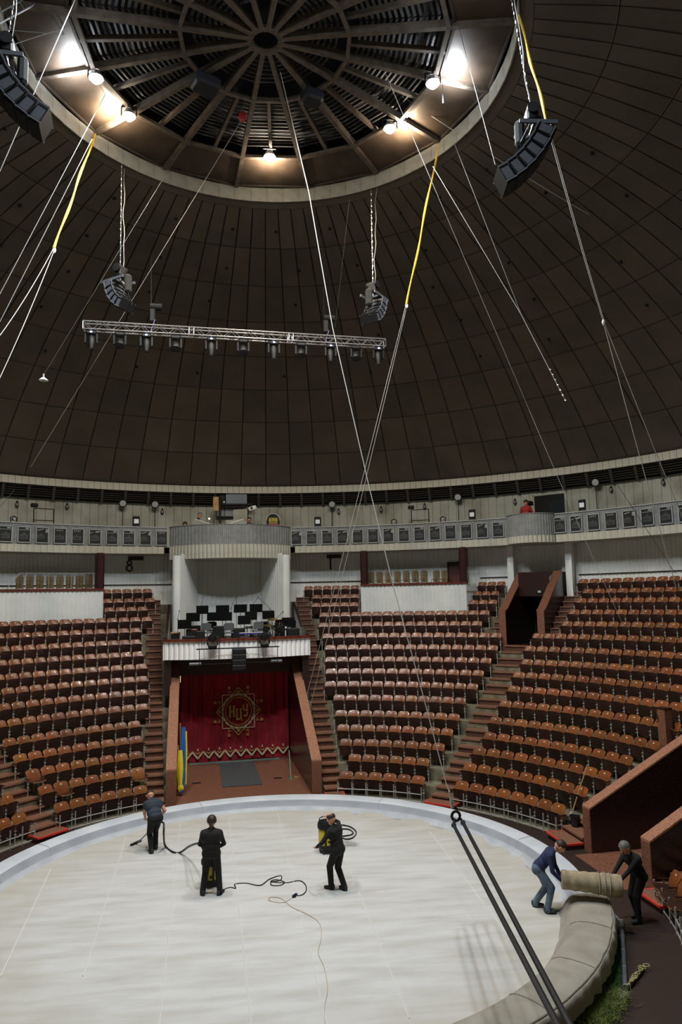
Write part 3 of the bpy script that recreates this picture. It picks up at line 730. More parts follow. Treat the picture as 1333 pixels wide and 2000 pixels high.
for a in (-19.2, 30, 75, -62):
    m = MB(); m.tube([pol(r+.004, a, z+.006) for r, z in P[3:12]], .006, 4); m.build('joint', M_GREY, bar)
# canvas cover over the near right part of the barrier
m = MB(); A0, A1 = 106.5, 176
def bcv(u, v):
    az = A0+(A1-A0)*u
    prof = [(6.42, .03), (6.5, .1), (6.58, .24), (6.68, .36), (6.8, .415), (7.0, .435), (7.2, .43), (7.36, .41), (7.47, .38), (7.5, .34), (7.52, .22), (7.5, .08)]
    t = v*(len(prof)-1); i = min(int(t), len(prof)-2); q = t-i; r = prof[i][0]*(1-q)+prof[i+1][0]*q; z = prof[i][1]*(1-q)+prof[i+1][1]*q
    w = nz(az*.35, v*3)*.03+nz(az*1.3, v*5, 2)*.012
    if v > .72: r += .012*sin(az*2.2)*(v-.72)*2+.06*nz(az*.55, 1)*(v-.72)*3+.02*nz(az*2.1, 4)*(v-.72)*3; z -= .04*abs(sin(az*.8))*(v-.72)*2
    return pol(r+w*.8, az, z+w*.5)
m.grid(190, 30, bcv)
cov = m.build('barrier_cover', M_CANV2, smooth=True, label='beige canvas cover draped over the near right curve of the barrier', cat='cloth cover')
m = MB(); m.tube([bcv(i/160, .70)+Vector((0, 0, .012)) for i in range(161)], .013, 4); m.build('hem', M_CANV2, cov)
for a in (.17, .36, .55, .8):
    m = MB(); m.tube([bcv(a, .25+.45*i/14)+Vector((0, 0, .008)) for i in range(15)], .008, 4); m.build('seam', M_CANV2, cov)
# rolled canvas carried by two men
A, B = Vector((6.15, -2.13, .80)), Vector((7.3, -2.46, .72)); m = MB(); d = (B-A).normalized()
n = 40; pts = [A+(B-A)*(i/n) for i in range(n+1)]
m.tube(pts, [.19+.03*(i/n)+.006*sin(i*.9)+(.012 if i in (27, 28, 32, 33) else 0) for i in range(n+1)], 18)
roll = m.build('canvas_roll', mat('roll_canvas', S(166, 152, 124), .9, c2=S(142, 128, 102), scale=6, bump=.04, bscale=20), smooth=True, label='rolled up beige canvas carried across the barrier by two men', cat='canvas roll')
for k in (.62, .72, .8):
    m = MB(); c = A.lerp(B, k); x = d.orthogonal().normalized(); y = d.cross(x); m.tube([c+(x*cos(2*pi*i/24)+y*sin(2*pi*i/24))*(.203+.03*k) for i in range(25)], .012, 4); m.build('fold', M_CANV2, roll)
m = MB(); x = d.orthogonal().normalized(); y = d.cross(x)
m.tube([B+d*.004+(x*cos(i*.5)+y*sin(i*.5))*(.03+.0055*i) for i in range(34)], .012, 4); m.build('spiral_edge', M_CANV2, roll)

# ================================================================== SEATS
def seat_meshes():
    D = {}
    def back(front):
        def fn(u, v):
            x = -.235+.47*u; zt = .80-.06*abs(x/.235)**6; z = .40+(zt-.40)*v; y = .02+.13*v*v+.03*(1-(x/.235)**2)-.035
            return Vector((x, y+(0 if front else .02), z))
        return fn
    m = MB(); m.grid(8, 4, back(True)); m.grid(8, 4, back(False))
    f1, f2 = back(True), back(False)
    for i in range(8):
        m.add([f1(i/8, 1), f1((i+1)/8, 1), f2((i+1)/8, 1), f2(i/8, 1)], [(0, 1, 2, 3)])
    for u in (0, 1):
        for j in range(4): m.add([f1(u, j/4), f1(u, (j+1)/4), f2(u, (j+1)/4), f2(u, j/4)], [(0, 1, 2, 3)])
    D['back'] = m
    def pan(fold):
        m = MB()
        def fn(u, v, o):
            x = -.225+.45*u; s = v*.38*(1-.07*abs(2*u-1)**6)
            if fold: return Vector((x, -.045-.075*v-o-.03*sin(pi*u), .24+s))
            return Vector((x, -.02-s, .42+.035*v+o+.012*cos(2*pi*u)))
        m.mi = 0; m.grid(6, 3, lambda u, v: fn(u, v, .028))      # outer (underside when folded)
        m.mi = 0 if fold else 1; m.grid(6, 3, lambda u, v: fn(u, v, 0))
        m.mi = 2
        for i in range(6): m.add([fn(i/6, 1, 0), fn((i+1)/6, 1, 0), fn((i+1)/6, 1, .028), fn(i/6, 1, .028)], [(0, 1, 2, 3)])
        for u in (0, 1):
            for j in range(3): m.add([fn(u, j/3, 0), fn(u, (j+1)/3, 0), fn(u, (j+1)/3, .028), fn(u, j/3, .028)], [(0, 1, 2, 3)])
        return m
    D['pan'] = pan(True); D['pan_open'] = pan(False)
    def std(x):
        m = MB(); m.box((x, -.1, .27), (.026, .04, .54)); m.box((x, -.04, .012), (.045, .26, .024)); m.box((x, -.03, .5), (.02, .16, .03))
        for z in (.30, .41):
            m.box((x, -.125, z), (.075, .02, .028)); 
        return m
    D['std'] = std(-.26); D['std2'] = std(.26)
    def arm(x):
        m = MB(); m.box((x, -.06, .555), (.05, .27, .024)); return m
    D['arm'] = arm(-.26); D['arm2'] = arm(.26)
    m = MB(); m.box((0, .096, .728), (.06, .01, .036), rotx(-.42)); D['tag'] = m
    return D
SD = seat_meshes()
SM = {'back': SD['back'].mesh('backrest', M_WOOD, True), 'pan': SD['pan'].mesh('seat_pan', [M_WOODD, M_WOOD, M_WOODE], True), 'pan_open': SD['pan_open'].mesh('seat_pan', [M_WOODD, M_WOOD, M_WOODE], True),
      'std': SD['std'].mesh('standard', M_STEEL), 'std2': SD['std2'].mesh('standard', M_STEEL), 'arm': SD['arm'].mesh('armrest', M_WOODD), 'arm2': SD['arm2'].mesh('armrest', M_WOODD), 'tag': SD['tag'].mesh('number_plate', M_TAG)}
seats = []
def row(block, k, a0, a1, n=None, rev=False, opens=(), R=None):
    R = R or ROW_R[k]; arc = RAD(a1-a0)*R; n = n or max(1, round(arc/.52)); step = (a1-a0)/n
    for i in range(n):
        j = n-1-i if rev else i
        a = a0+(j+.5)*step; q = proj(pol(R, a, ROW_F[k]+.5))
        if not q or not (-16 < q[0] < 1350): continue
        edge = (j == n-1)
        seats.append((q[2], block, k, i, a, step*pi/180*R, (k, i) in opens, edge, R))
Mr = [(15.1, 34.6, 6), (16.3, 34.0, 6), (13.9, 35.7, 8), (12.9, 36.0, 9), (12.1, 36.0, 10), (11.4, 36.0, 11), (9.6, 37.1, 13), (9.5, 37.1, 13), (9.2, 37.4, 14), (9.0, 37.6, 15), (8.4, 37.3, 16), (7.6, 33.6, 15), (7.6, 34.1, 16), (6.3, 13.6, 5), (6.3, 13.5, 5), (5.0, 13.3, 6)]
Lr = [(-46.7, -26.9, 6), (-47.4, -26.2, 7), (-47.5, -25.5, 8), (-47.7, -24.5, 9), (-47.6, -24.0, 10), (-47.6, -21.9, 11), (-47.6, -21.3, 12), (-47.6, -20.7, 13), (-47.6, -20.3, 14), (-47.6, -20.4, 15), (-47.6, -20.3, 16), (-47.6, -19.9, 16), (-47.6, -17.9, 18), (-24.4, -18.2, 4), (-24.2, -16.9, 5), (-24.0, -17.0, 5)]
Rr = [(41.4, 67.3, 8), (41.2, 68.6, 9), (41.4, 69.9, 10), (41.9, 70.9, 11), (41.5, 72.8, 13), (42.0, 73.5, 14), (42.2, 73.5, 14), (41.9, 73.5, 15), (42.2, 73.5, 16), (41.7, 73.5, 17), (42.0, 73.5, 18), (45.5, 73.5, 17), (45.6, 73.5, 17), (45.8, 73.5, 18), (45.9, 73.5, 18), (44.6, 73.5, 20)]
for k in range(16):
    row('M', k, *Mr[k]); row('L', k, *Lr[k], rev=True, opens={(2, 7), (1, 5), (1, 0)}); row('R', k, *Rr[k])
for k, (a0, a1, n) in {13: (30.4, 34.6, 3), 14: (30.5, 34.3, 3), 15: (30.7, 34.7, 3)}.items(): row('X', k, a0, a1, n)
row('F', 0, -58.5, -52.1, 2, rev=True); row('F', 1, -58.5, -52.0, 3, rev=True); row('F', 2, -60, -52.2, 3, rev=True)
row('G', 0, 98.4, 114.4, 5, opens={(0, i) for i in range(5)}, R=9.07)
BL = {'M': ('from curtain side', 'middle block'), 'L': ('from curtain side', 'block left of curtain'), 'R': ('from aisle stairs', 'right block'),
      'X': ('from lodge', 'corner block beside tunnel'), 'F': ('from stairs', 'far left block'), 'G': ('from steps', 'lower right edge block')}
seats.sort(key=lambda s: s[0])
stuff = MB()
for n_, (dep, blk, k, i, a, w, op, edge, Rs) in enumerate(seats):
    sc = w/.52; z = ROW_F[k]
    keys = ['back', 'pan_open' if op else 'pan', 'std', 'arm', 'tag']+(['std2', 'arm2'] if edge else [])
    if n_ < 300:
        lb = '%s seat, %s %s, %s row, %s' % ('unfolded brown' if op else 'folded brown', ordn(i+1), BL[blk][0], 'front' if k == 0 else ordn(k+1), BL[blk][1])
        t = thing('theatre_seat', lb, 'seat', pol(Rs, a, z), -RAD(a), group='wooden theatre seats on the terraces')
        nm = {'back': 'backrest', 'pan': 'seat_pan', 'pan_open': 'seat_pan', 'std': 'standard', 'std2': 'standard', 'arm': 'armrest', 'arm2': 'armrest', 'tag': 'number_plate'}
        for q in keys:
            o = bpy.data.objects.new(nm[q], SM[q]); COL.objects.link(o); o.parent = t
            if abs(sc-1) > .005: o.scale = (sc, 1, 1)
    else:
        Rm = rotz(-RAD(a)); c = pol(Rs, a, z)
        for q in keys:
            src = SD[q]; base = len(stuff.v); mi = {'back': 0, 'std': 3, 'std2': 3, 'arm': 1, 'arm2': 1, 'tag': 4}
            stuff.v += [tuple(Rm @ Vector((v[0]*sc, v[1], v[2]))+c) for v in src.v]; stuff.f += [tuple(j+base for j in f_) for f_ in src.f]
            stuff.m += [({0: 1, 1: 0, 2: 2}[x] if q.startswith('pan') else mi[q]) for x in src.m]
stuff.build('theatre_seat_rows', [M_WOOD, M_WOODD, M_WOODE, M_STEEL, M_TAG], smooth=True, kind='stuff', label='upper rows of folded brown wooden seats under the balcony', cat='seats')

# steel rails in front of the first row
for lb, a0, a1, n in (('steel rail in front of the first seat row right of the curtain', 15.1, 34.6, 6), ('steel rail in front of the first seat row left of the curtain', -46.7, -26.9, 6),
                      ('steel rail in front of the first seat row right of the aisle stairs', 41.4, 67.3, 8), ('steel rail at the far left edge in front of the seats', -60, -52.1, 3), ('steel rail at the lower right edge in front of the seats', 98.4, 114.4, 5)):
    t = thing('seat_rail', lb, 'rail', group='steel rails in front of the first rows')
    rr_ = 8.76 if a0 > 90 else 8.98
    for z in (-.14, .1):
        m = MB(); m.tube([pol(rr_, a0+(a1-a0)*i/20, z) for i in range(21)], .018, 6); m.build('rail_tube', M_STEEL, t)
    for i in range(n+1):
        a = a0+(a1-a0)*i/n; m = MB(); m.bar(pol(rr_, a, GND), pol(rr_, a, .34), .032); m.bar(pol(rr_, a, .1), pol(rr_+.16, a, .1), .025); m.build('rail_post', M_STEEL, t)
# ================================================================== CURTAIN
rampz = lambda v: GND+.03+max(0, v-8.9)*.03/7.4
RZ1 = -RAD(PH1)
pleat = lambda u: .045*sin(u*15+1.5*sin(u*2.3))+.025*sin(u*34+2)+.02*sin(u*6.3)
cur = thing('stage_curtain', 'dark red velvet curtain with gold emblem closing the ring entrance', 'curtain', (0, 0, 0), RZ1)
m = MB()
def cfn2(u, v):
    x = -2.38+4.76*u; z = -.13+(3.95+.13)*v; sp = 1-.35*v
    return Vector((x, 15.2+pleat(x)*sp, z+.03*sin(x*1.7)*(1-v)))
m.grid(190, 6, cfn2); m.build('drape', M_CURT, cur, smooth=True)
EM = (.14, 1.97); YV = 15.1
def strip(m, P, w, closed=False):
    n = len(P); 
    for i in range(n if closed else n-1):
        a, b = P[i], P[(i+1) % n]; m.bar((EM[0]+a[0], YV, EM[1]+a[1]), (EM[0]+b[0], YV, EM[1]+b[1]), .02, w, up=(-(b[1]-a[1]), 0, (b[0]-a[0])))
emb = thing('emblem', 'gold emblem of a pointed sun with three letters', None); emb.parent = cur
m = MB(); strip(m, [(.57*cos(2*pi*i/48), .6*sin(2*pi*i/48)) for i in range(48)], .03, True); m.build('inner_ring', M_GOLD, emb)
for i in range(20):
    a0, a1 = 2*pi*(i+.1)/20, 2*pi*(i+.9)/20; m = MB(); strip(m, [(.7*cos(a0), .72*sin(a0)), (.7*cos((a0+a1)/2), .72*sin((a0+a1)/2)), (.7*cos(a1), .72*sin(a1))], .085); m.build('ring_dash', M_PGOLD, emb)
m = MB(); strip(m, [(-.7, -.72), (.7, -.72), (.7, .72), (-.7, .72)], .035, True); m.build('square_border', M_PGOLD, emb)
m = MB(); strip(m, [(0, -1.02), (.98, 0), (0, 1.02), (-.98, 0)], .035, True); m.build('diamond_border', M_GOLD, emb)
for k in range(4):
    a = k*pi/2; m = MB(); c, s = cos(a), sin(a); r_ = lambda x, y: (x*c-y*s, x*s+y*c)
    strip(m, [r_(-.07, -.8), r_(.07, -.8), r_(0, -.9)], .035, True); m.build('point_filler', M_GOLD, emb)
    for sx in (-1, 1):
        m = MB(); strip(m, [r_(sx*.3, -.84), r_(sx*.44, -.8), r_(sx*.42, -.92)], .03); strip(m, [r_(sx*.36, -.98), r_(sx*.46, -1.0), r_(sx*.4, -1.08)], .06, True); m.build('leaf', M_GOLD, emb)
def letter(name, segs):
    m = MB()
    for a, b, w in segs: strip(m, [a, b], w)
    m.build(name, M_GOLD, emb)
letter('letter_left', [((-.37, -.26), (-.37, .26), .085), ((-.2, -.26), (-.2, .26), .085), ((-.37, 0), (-.2, 0), .08)])
letter('letter_middle', [((-.07, -.34), (-.07, .12), .085), ((.1, -.34), (.1, .12), .085), ((-.11, -.34), (.17, -.34), .08), ((.15, -.3), (.15, -.42), .05)])
letter('letter_right', [((.22, .28), (.22, .06), .08), ((.38, .3), (.38, -.2), .085), ((.22, .04), (.38, .04), .08), ((.22, -.2), (.38, -.2), .08)])
zz = thing('zigzag_border', 'pale gold zigzag along the hem', None); zz.parent = cur
m = MB(); P = []
for k in range(-2, 10): P += [(-1.62+.466*k, .04), (-1.62+.466*(k+.5), .33)]
P = [p for p in P if -2.36 < p[0] < 2.36]
for i in range(len(P)-1):
    a, b = P[i], P[i+1]; m.bar((a[0], YV, a[1]), (b[0], YV, b[1]), .02, .075, up=(-(b[1]-a[1]), 0, b[0]-a[0]))
m.build('zigzag', M_PGOLD, zz)
for k in range(-1, 9):
    u = -1.62+.466*k; m = MB(); m.bar((u, YV, .36), (u, YV, .46), .02, .06, up=(1, 0, 0)); m.build('diamond', M_PGOLD, zz)
    m = MB(); m.bar((u-.08, YV, .31), (u, YV, .23), .02, .04, up=(.7, 0, .7)); m.bar((u+.08, YV, .31), (u, YV, .23), .02, .04, up=(-.7, 0, .7)); m.build('chevron', M_GOLD, zz)

# things on the entrance ramp
def P1(u, v, z): return rotz(RZ1) @ Vector((u, v, z))
sl = 0.0
m = MB(); m.box((0, 0, .011), (1.5, 4.0, .016), rotx(sl)); m.build('rubber_mat', M_RUB, loc=P1(.02, 12.75, rampz(12.75)), rz=RZ1, label='dark grey rubber mat on the granite ramp', cat='mat')
m = MB(); m.box((0, 0, .01), (3.9, .22, .014), rotx(sl)); m.build('threshold_runner', M_TEAL, loc=P1(-.05, 14.95, rampz(14.95)), rz=RZ1, label='narrow teal runner at the foot of the curtain', cat='runner')
for lb, x, y in (('small dark floor grille left of the rubber mat', 384, 1530), ('small dark floor grille right of the rubber mat', 543, 1520)):
    p = at_z(x, y, -.16); c = rotz(-RZ1) @ p; t = thing('floor_grille', lb, 'grille', (p.x, p.y, rampz(c.y)), RZ1, group='floor grilles on the ramp')
    m = MB(); m.box((0, 0, .006), (.34, .16, .01)); m.build('grille_frame', M_LOUV, t)
    for j in range(4): m = MB(); m.box((0, -.055+.036*j, .014), (.3, .014, .012)); m.build('grille_bar', M_BLKM, t)
t = thing('barrier_post', 'thin green barrier post on the right of the ramp', 'post', P1(1.95, 11.4, rampz(11.4)), RZ1)
G = mat('green_paint', S(52, 110, 72), .5)
m = MB(); m.bar((0, 0, .03), (.02, .6, .95), .035); m.build('post', G, t); m = MB(); m.cyl((0, 0, 0), (0, 0, .04), .1, .06, 10); m.build('foot', G, t)
m = MB(); m.box((.2, .05, .03), (.2, .05, .05)); m.build('wood_block', M_WOODB, loc=P1(2.0, 11.4, rampz(11.4)), rz=RZ1, label='short pale wood block beside the green post', cat='block')
def flag(label, u, v, h, z0, cols, seed, tw):
    t = thing('furled_flag', label, 'flag', P1(u, v, rampz(v)), RZ1, group='furled flags against the left entrance wall')
    m = MB(); m.tube([(-.1, .1, 0), (-.12, .12, h+.08)], .018, 8); m.build('pole', M_WOODB, t)
    for ci, (mt, x0, wd_, za, zb) in enumerate(cols):
        m = MB()
        def fn(uu, vv):
            a = 2*pi*uu; z = za+(zb-za)*vv; r = wd_*(.6+.4*sin(pi*min(1, (1-vv)*1.1)))*(1+.22*sin(5*a+seed+ci*2))
            return Vector((x0+r*cos(a)*1.0, .0+r*sin(a)*.6, z))
        m.grid(20, 8, fn); m.build('cloth', mt, t, smooth=True)
    m = MB(); m.ball((.0, 0, .2), (.07, .05, .12), 8, 6); m.build('tassel', M_FBLUE, t)
flag('tall furled flag in blue and yellow leaning on the left entrance wall', -2.18, 10.45, 2.4, 0, [(M_FBLUE, .0, .1, .25, 2.35), (M_FYEL, .1, .035, .3, 2.2), (M_FYEL, -.02, .11, .18, .42)], 1, 0)
flag('shorter furled yellow flag in front of the blue one', -2.24, 9.95, 1.7, 0, [(M_FYEL, -.04, .1, .25, 1.62), (M_FBLUE, .09, .05, .3, 1.0), (M_FYEL, -.02, .1, .16, .4)], 4, 0)
t = thing('gap_glow_strip', 'small added glow strip for the lit gap at the left edge of the curtain', 'lamp', P1(-2.36, 15.3, 3.45), RZ1)  # made-up glowing strip; stands for the lit wall showing past the curtain
m = MB(); m.box((0, 0, 0), (.05, .05, .3)); m.build('tube', mat('strip_glow', S(255, 220, 160), .4, emit=(1, .72, .38, 1), estr=6), t)  # emissive bar in place of light from behind, not a lamp tube
m = MB(); m.box((-.05, .02, 0), (.04, .06, .36)); m.build('strip_backing', M_BLACK, t)

# ================================================================== ORCHESTRA
def st(u, v, z=5.02): return P1(u, v, z)
def music_stand(label, u, v, h, w, rz, paper):
    t = thing('music_stand', label, 'music stand', st(u, v), RZ1+rz, group='music stands on the orchestra platform')
    m = MB(); m.tube([(0, 0, .03), (0, 0, h)], .014, 6); m.build('pole', M_BLACK, t)
    for k in range(3):
        a = 2*pi*k/3; m = MB(); m.tube([(0, 0, .16), (.26*cos(a), .26*sin(a), .01)], .01, 5); m.build('leg', M_BLACK, t)
    m = MB(); m.box((0, .0, h+.1), (w*1.12, .012, .4), rotx(.3)); m.box((0, .1, h-.08), (w*1.12, .07, .012), rotx(.3)); m.build('desk', M_BLACK, t)
    if paper: m = MB(); m.box((.05, .012, h+.13), (w*.55, .006, .3), rotx(.32)); m.build('sheet', M_PAPER, t)
MS = [(-1.42, 17.0, 1.3, .5, 0, 0, 'at the back left of the orchestra'), (-.48, 17.0, 1.3, .56, 0, 0, 'at the back, second from left'), (.36, 17.0, 1.32, .56, .1, 0, 'at the back, third from left'), (1.1, 17.0, 1.32, .54, -.1, 0, 'at the back right of the orchestra'),
      (-1.85, 15.6, 1.0, .55, .1, 0, 'in the middle row, far left'), (-.95, 15.7, 1.0, .5, 0, 0, 'in the middle row left of the centre'), (-.4, 15.4, 1.0, .5, 0, 1, 'in the middle row with a white sheet'), (.75, 15.6, 1.0, .5, 0, 0, 'in the middle row right of the centre'), (1.55, 15.6, 1.02, .5, -.2, 0, 'in the middle row, far right'),
      (-2.2, 14.1, .74, .52, .1, 0, 'at the front left of the orchestra'), (.35, 14.3, .85, .5, 0, 0, 'at the front beside the drums'), (2.3, 14.3, .72, .5, -.2, 1, 'at the front right with a white sheet')]
for u, v, h, w, rz, pp, lb in MS: music_stand('black music stand '+lb, u, v, h, w, rz, pp)
def stage_chair(label, u, v, rz, mt):
    t = thing('orchestra_chair', label, 'chair', st(u, v), RZ1+rz, group='chairs on the orchestra platform')
    m = MB(); m.rbox((0, 0, .45), (.44, .44, .06), .02); m.build('seat', mt, t)
    m = MB(); m.grid(6, 3, lambda a, b: Vector((-.22+.44*a, .2+.06*b+.03*sin(pi*a), .55+.32*b-.04*abs(2*a-1)**4*b))); m.grid(6, 3, lambda a, b: Vector((-.22+.44*a, .225+.06*b+.03*sin(pi*a), .55+.32*b-.04*abs(2*a-1)**4*b))); m.build('backrest', mt, t)
    for x in (-.2, .2):
        for y in (-.18, .2): m = MB(); m.bar((x, y, 0), (x*.95, y*.95, .44), .025); m.build('leg', M_BLACK, t)
        m = MB(); m.bar((x, .2, .44), (x, .25, .6), .025); m.build('back_post', M_BLACK, t)
stage_chair('grey plastic chair at the front centre of the orchestra', -.35, 13.75, pi, M_GRCH)
stage_chair('grey chair at the front of the orchestra beside the left spotlight', -1.25, 14.3, pi*.95, M_GRCH)
stage_chair('grey chair in front of the drums', .95, 14.25, pi, M_GRCH)
stage_chair('black chair at the back left between two music stands', -1.0, 16.4, pi, M_BLKP)
stage_chair('black chair at the right end of the orchestra', 2.45, 15.2, pi*1.1, M_BLKP)
def mic(label, u, v, h, dx, dz_):
    t = thing('microphone_stand', label, 'microphone stand', st(u, v), RZ1, group='microphone stands in the orchestra')
    m = MB(); m.tube([(0, 0, .02), (0, 0, h)], .012, 5); m.build('pole', M_BLACK, t)
    m = MB(); m.tube([(-dx*.3, 0, h-dz_*.3), (dx, 0, h+dz_)], .01, 5); m.build('boom', M_BLACK, t)
    m = MB(); m.ball((dx, 0, h+dz_), (.025, .025, .05), 8, 5); m.build('microphone', M_GALV, t)
    m = MB(); m.cyl((0, 0, 0), (0, 0, .03), .14, .12, 12); m.build('foot', M_BLACK, t)
for a in ((-1.45, 17.5, 1.65, .1, .4, 'with steep boom at the back left'), (-.05, 17.4, 1.5, .22, .5, 'leaning right behind the centre stands'), (.2, 17.5, 1.75, .02, .35, 'standing upright behind the centre'), (.95, 17.4, 1.55, .3, .4, 'leaning right beside the back right desk'), (1.75, 17.0, 1.4, -.5, .5, 'with long boom crossing towards the right column'), (-2.5, 14.8, 1.1, .06, .3, 'thin one at the left column'), (1.9, 15.4, .95, .3, .3, 'behind the percussion at the right')):
    mic('black microphone stand '+a[5], *a[:5])
def drum(label, name, u, v, z, r, h, mt, legs=True):
    t = thing(name, label, 'drum', st(u, v), RZ1, group='drums in the orchestra')
    m = MB(); m.cyl((0, 0, z), (0, 0, z+h), r, None, 18); m.build('shell', mt, t, smooth=True)
    m = MB(); m.lathe([(r*.01, z+h+.004), (r*1.03, z+h+.004), (r*1.03, z+h-.03)], 18); m.build('drumhead', M_PAPER, t)
    for k in range(6): a = 2*pi*k/6; m = MB(); m.bar((r*1.03*cos(a), r*1.03*sin(a), z+.02), (r*1.03*cos(a), r*1.03*sin(a), z+h), .015); m.build('tension_rod', M_CHROM, t)
    for k in range(3): a = 2*pi*k/3; m = MB(); m.tube([(r*.9*cos(a), r*.9*sin(a), z), (r*1.2*cos(a), r*1.2*sin(a), 0)], .012, 5); m.build('leg', M_CHROM, t)
drum('silver snare drum at the centre right of the orchestra', 'snare_drum', .6, 14.9, .55, .17, .14, M_CHROM); drum('silver tom drum beside the snare', 'tom_drum', 1.0, 15.0, .6, .17, .22, M_CHROM); drum('dark floor tom between the desks', 'floor_tom', .2, 15.1, .25, .2, .36, M_BLKP)
def cymbal(label, u, v, h, tilt):
    t = thing('cymbal_stand', label, 'cymbal', st(u, v), RZ1, group='cymbals in the orchestra')
    m = MB(); m.tube([(0, 0, 0), (0, 0, h)], .012, 5); m.build('pole', M_CHROM, t)
    for k in range(3): a = 2*pi*k/3; m = MB(); m.tube([(0, 0, .3), (.22*cos(a), .22*sin(a), .01)], .01, 5); m.build('leg', M_CHROM, t)
    m = MB(); m.lathe([(.005, .03), (.04, .025), (.06, .01), (.22, -.01), (.22, -.014)], 20, rot=rotx(tilt), c=(0, 0, h)); m.build('disc', M_CYMB, t)
cymbal('brass cymbal right of the drums', 1.65, 14.9, .95, .3); cymbal('larger tilted cymbal at the right of the percussion', 2.0, 15.0, .85, -.4); cymbal('small cymbal in front of the percussion', 1.4, 14.4, .7, .2)
t = thing('percussion_rack', 'chrome percussion rack at the right of the orchestra', 'percussion rack', st(1.75, 14.35), RZ1)
random.seed(5)
for k in range(12):
    m = MB(); a = random.uniform(-.4, .4); b = random.uniform(-.4, .4); m.tube([(a, random.uniform(-.2, .2), 0), (b, random.uniform(-.2, .2), random.uniform(.5, .95))], .013, 5); m.build('rod', M_CHROM, t)
for k in range(4): m = MB(); m.ball((-.3+.2*k, 0, .55+.08*(k % 2)), (.06, .06, .07), 8, 6); m.build('bongo', M_CHROM, t)
def amp(label, u, v, sx, sy, sz, mt, cat='amplifier', name='amplifier'):
    t = thing(name, label, cat, st(u, v), RZ1); m = MB(); m.rbox((0, 0, sz/2), (sx, sy, sz), .03); m.build('cabinet', mt, t); m = MB(); m.box((0, -sy/2-.004, sz/2), (sx*.86, .012, sz*.8)); m.build('front_panel', M_BLKM, t)
for i_, (u_, v_, w_, h_) in enumerate(((-1.0, 13.6, .5, .3), (-.75, 15.0, .5, .7), (.3, 13.5, .45, .28), (1.2, 13.7, .5, .4), (1.35, 16.2, .5, .8), (-1.75, 16.4, .5, .7), (2.1, 15.9, .45, .75))): amp('black equipment box on the orchestra platform, %s of seven' % ordn(i_+1), u_, v_, w_, .35, h_, M_BLKP)
amp('black box at the right end of the orchestra front', 2.45, 14.0, .55, .4, .55, M_BLKP); amp('black box at the front left of the orchestra', -2.0, 13.9, .6, .35, .35, M_BLKP); amp('dark grey box left of the front chairs', -1.55, 14.0, .4, .35, .55, M_BLKP); amp('black box behind the grey chair', .1, 14.6, .6, .4, .6, M_BLKP); amp('light wood cabinet at the left column', -2.6, 14.6, .42, .4, .5, M_WOODB, 'cabinet', 'wood_cabinet'); amp('maroon case on the left of the orchestra', -1.9, 14.45, .5, .3, .62, M_MAROON, 'case', 'instrument_case')
t = thing('keyboard', 'blue and white keyboard lying near the front of the orchestra', 'keyboard', st(.62, 13.85), RZ1)
m = MB(); m.rbox((0, 0, .38), (1.1, .28, .08), .02); m.build('body', M_BLUEB, t); m = MB(); m.box((0, -.06, .425), (1.0, .13, .012)); m.build('keys', M_PAPER, t)
for x in (-.42, .42): m = MB(); m.bar((x, -.1, 0), (-x*.2, .1, .35), .03); m.bar((x, .1, 0), (-x*.2, -.1, .35), .03); m.build('stand_leg', M_BLACK, t)

# lighting bar and spotlights on the platform front
def moving_head(name, label, p, rz, up=False, wash=True, group=None, sc=1.0):
    t = thing(name, label, 'spotlight', p, rz, group=group); s = 1 if up else -1
    t.scale = (sc, sc, sc)
    m = MB(); m.rbox((0, 0, s*.06), (.3, .22, .12), .03); m.build('base', M_BLKP, t)
    for x in (-.17, .17):
        m = MB(); m.prism([(-.05, s*.1), (.05, s*.1), (.04, s*.38), (0, s*.42), (-.04, s*.38)], x-.025, x+.025, lambda a, b, d: Vector((d, a, b))); m.build('yoke_arm', M_BLKP, t)
    c = Vector((0, 0, s*.34))
    if wash:
        R_ = rotx(-.7 if not up else .15)
        m = MB(); m.lathe([(.01, .12), (.09, .12), (.13, .06), (.145, -.06), (.14, -.1)], 18, rot=R_ @ rotx(pi if False else 0) @ Matrix.Rotation(pi/2 if up else .35, 3, 'X'), c=c); h = m.build('head', M_BLKP, t, smooth=True)
        Q = R_ @ Matrix.Rotation(pi/2 if up else .35, 3, 'X')
        m = MB(); m.lathe([(.005, -.085), (.135, -.085)], 18, rot=Q, c=c); f_ = m.build('lens_face', M_LENS, h)
        m = MB()
        for k in range(19):
            rr, aa = (0, 0) if k == 0 else ((.05, k) if k < 7 else (.1, k)); n_ = 6 if k < 7 else 12
            m.ball(c+Q @ Vector((rr*cos(2*pi*aa/n_), rr*sin(2*pi*aa/n_), -.09)), .016, 6, 4)
        m.build('led_lens', M_SILV, h, kind='stuff')
    else:
        m = MB(); m.lathe([(.01, .2), (.08, .19), (.12, .08), (.12, -.06), (.09, -.2), (.085, -.24)], 16, rot=rotx(-.15), c=c); h = m.build('head', M_BLKP, t, smooth=True)
        m = MB(); m.lathe([(.005, -.23), (.08, -.23)], 16, rot=rotx(-.15), c=c); m.build('lens_face', M_LENS, h)
        m = MB(); m.ball(Vector((0, -.1, s*.06)), (.05, .03, .03), 8, 5); m.build('indicator', mat('blue_indicator', S(120, 140, 255), .3, emit=(.5, .55, 1, 1), estr=3), t)
lb_ = thing('lighting_bar', 'black pipe rack hung on the front of the orchestra platform', 'lighting bar', (0, 0, 0), RZ1)
yb = 12.05
m = MB(); m.tube([(-1.72, yb, 4.92), (1.62, yb, 4.92)], .025, 8); m.build('pipe', M_BLACK, lb_)
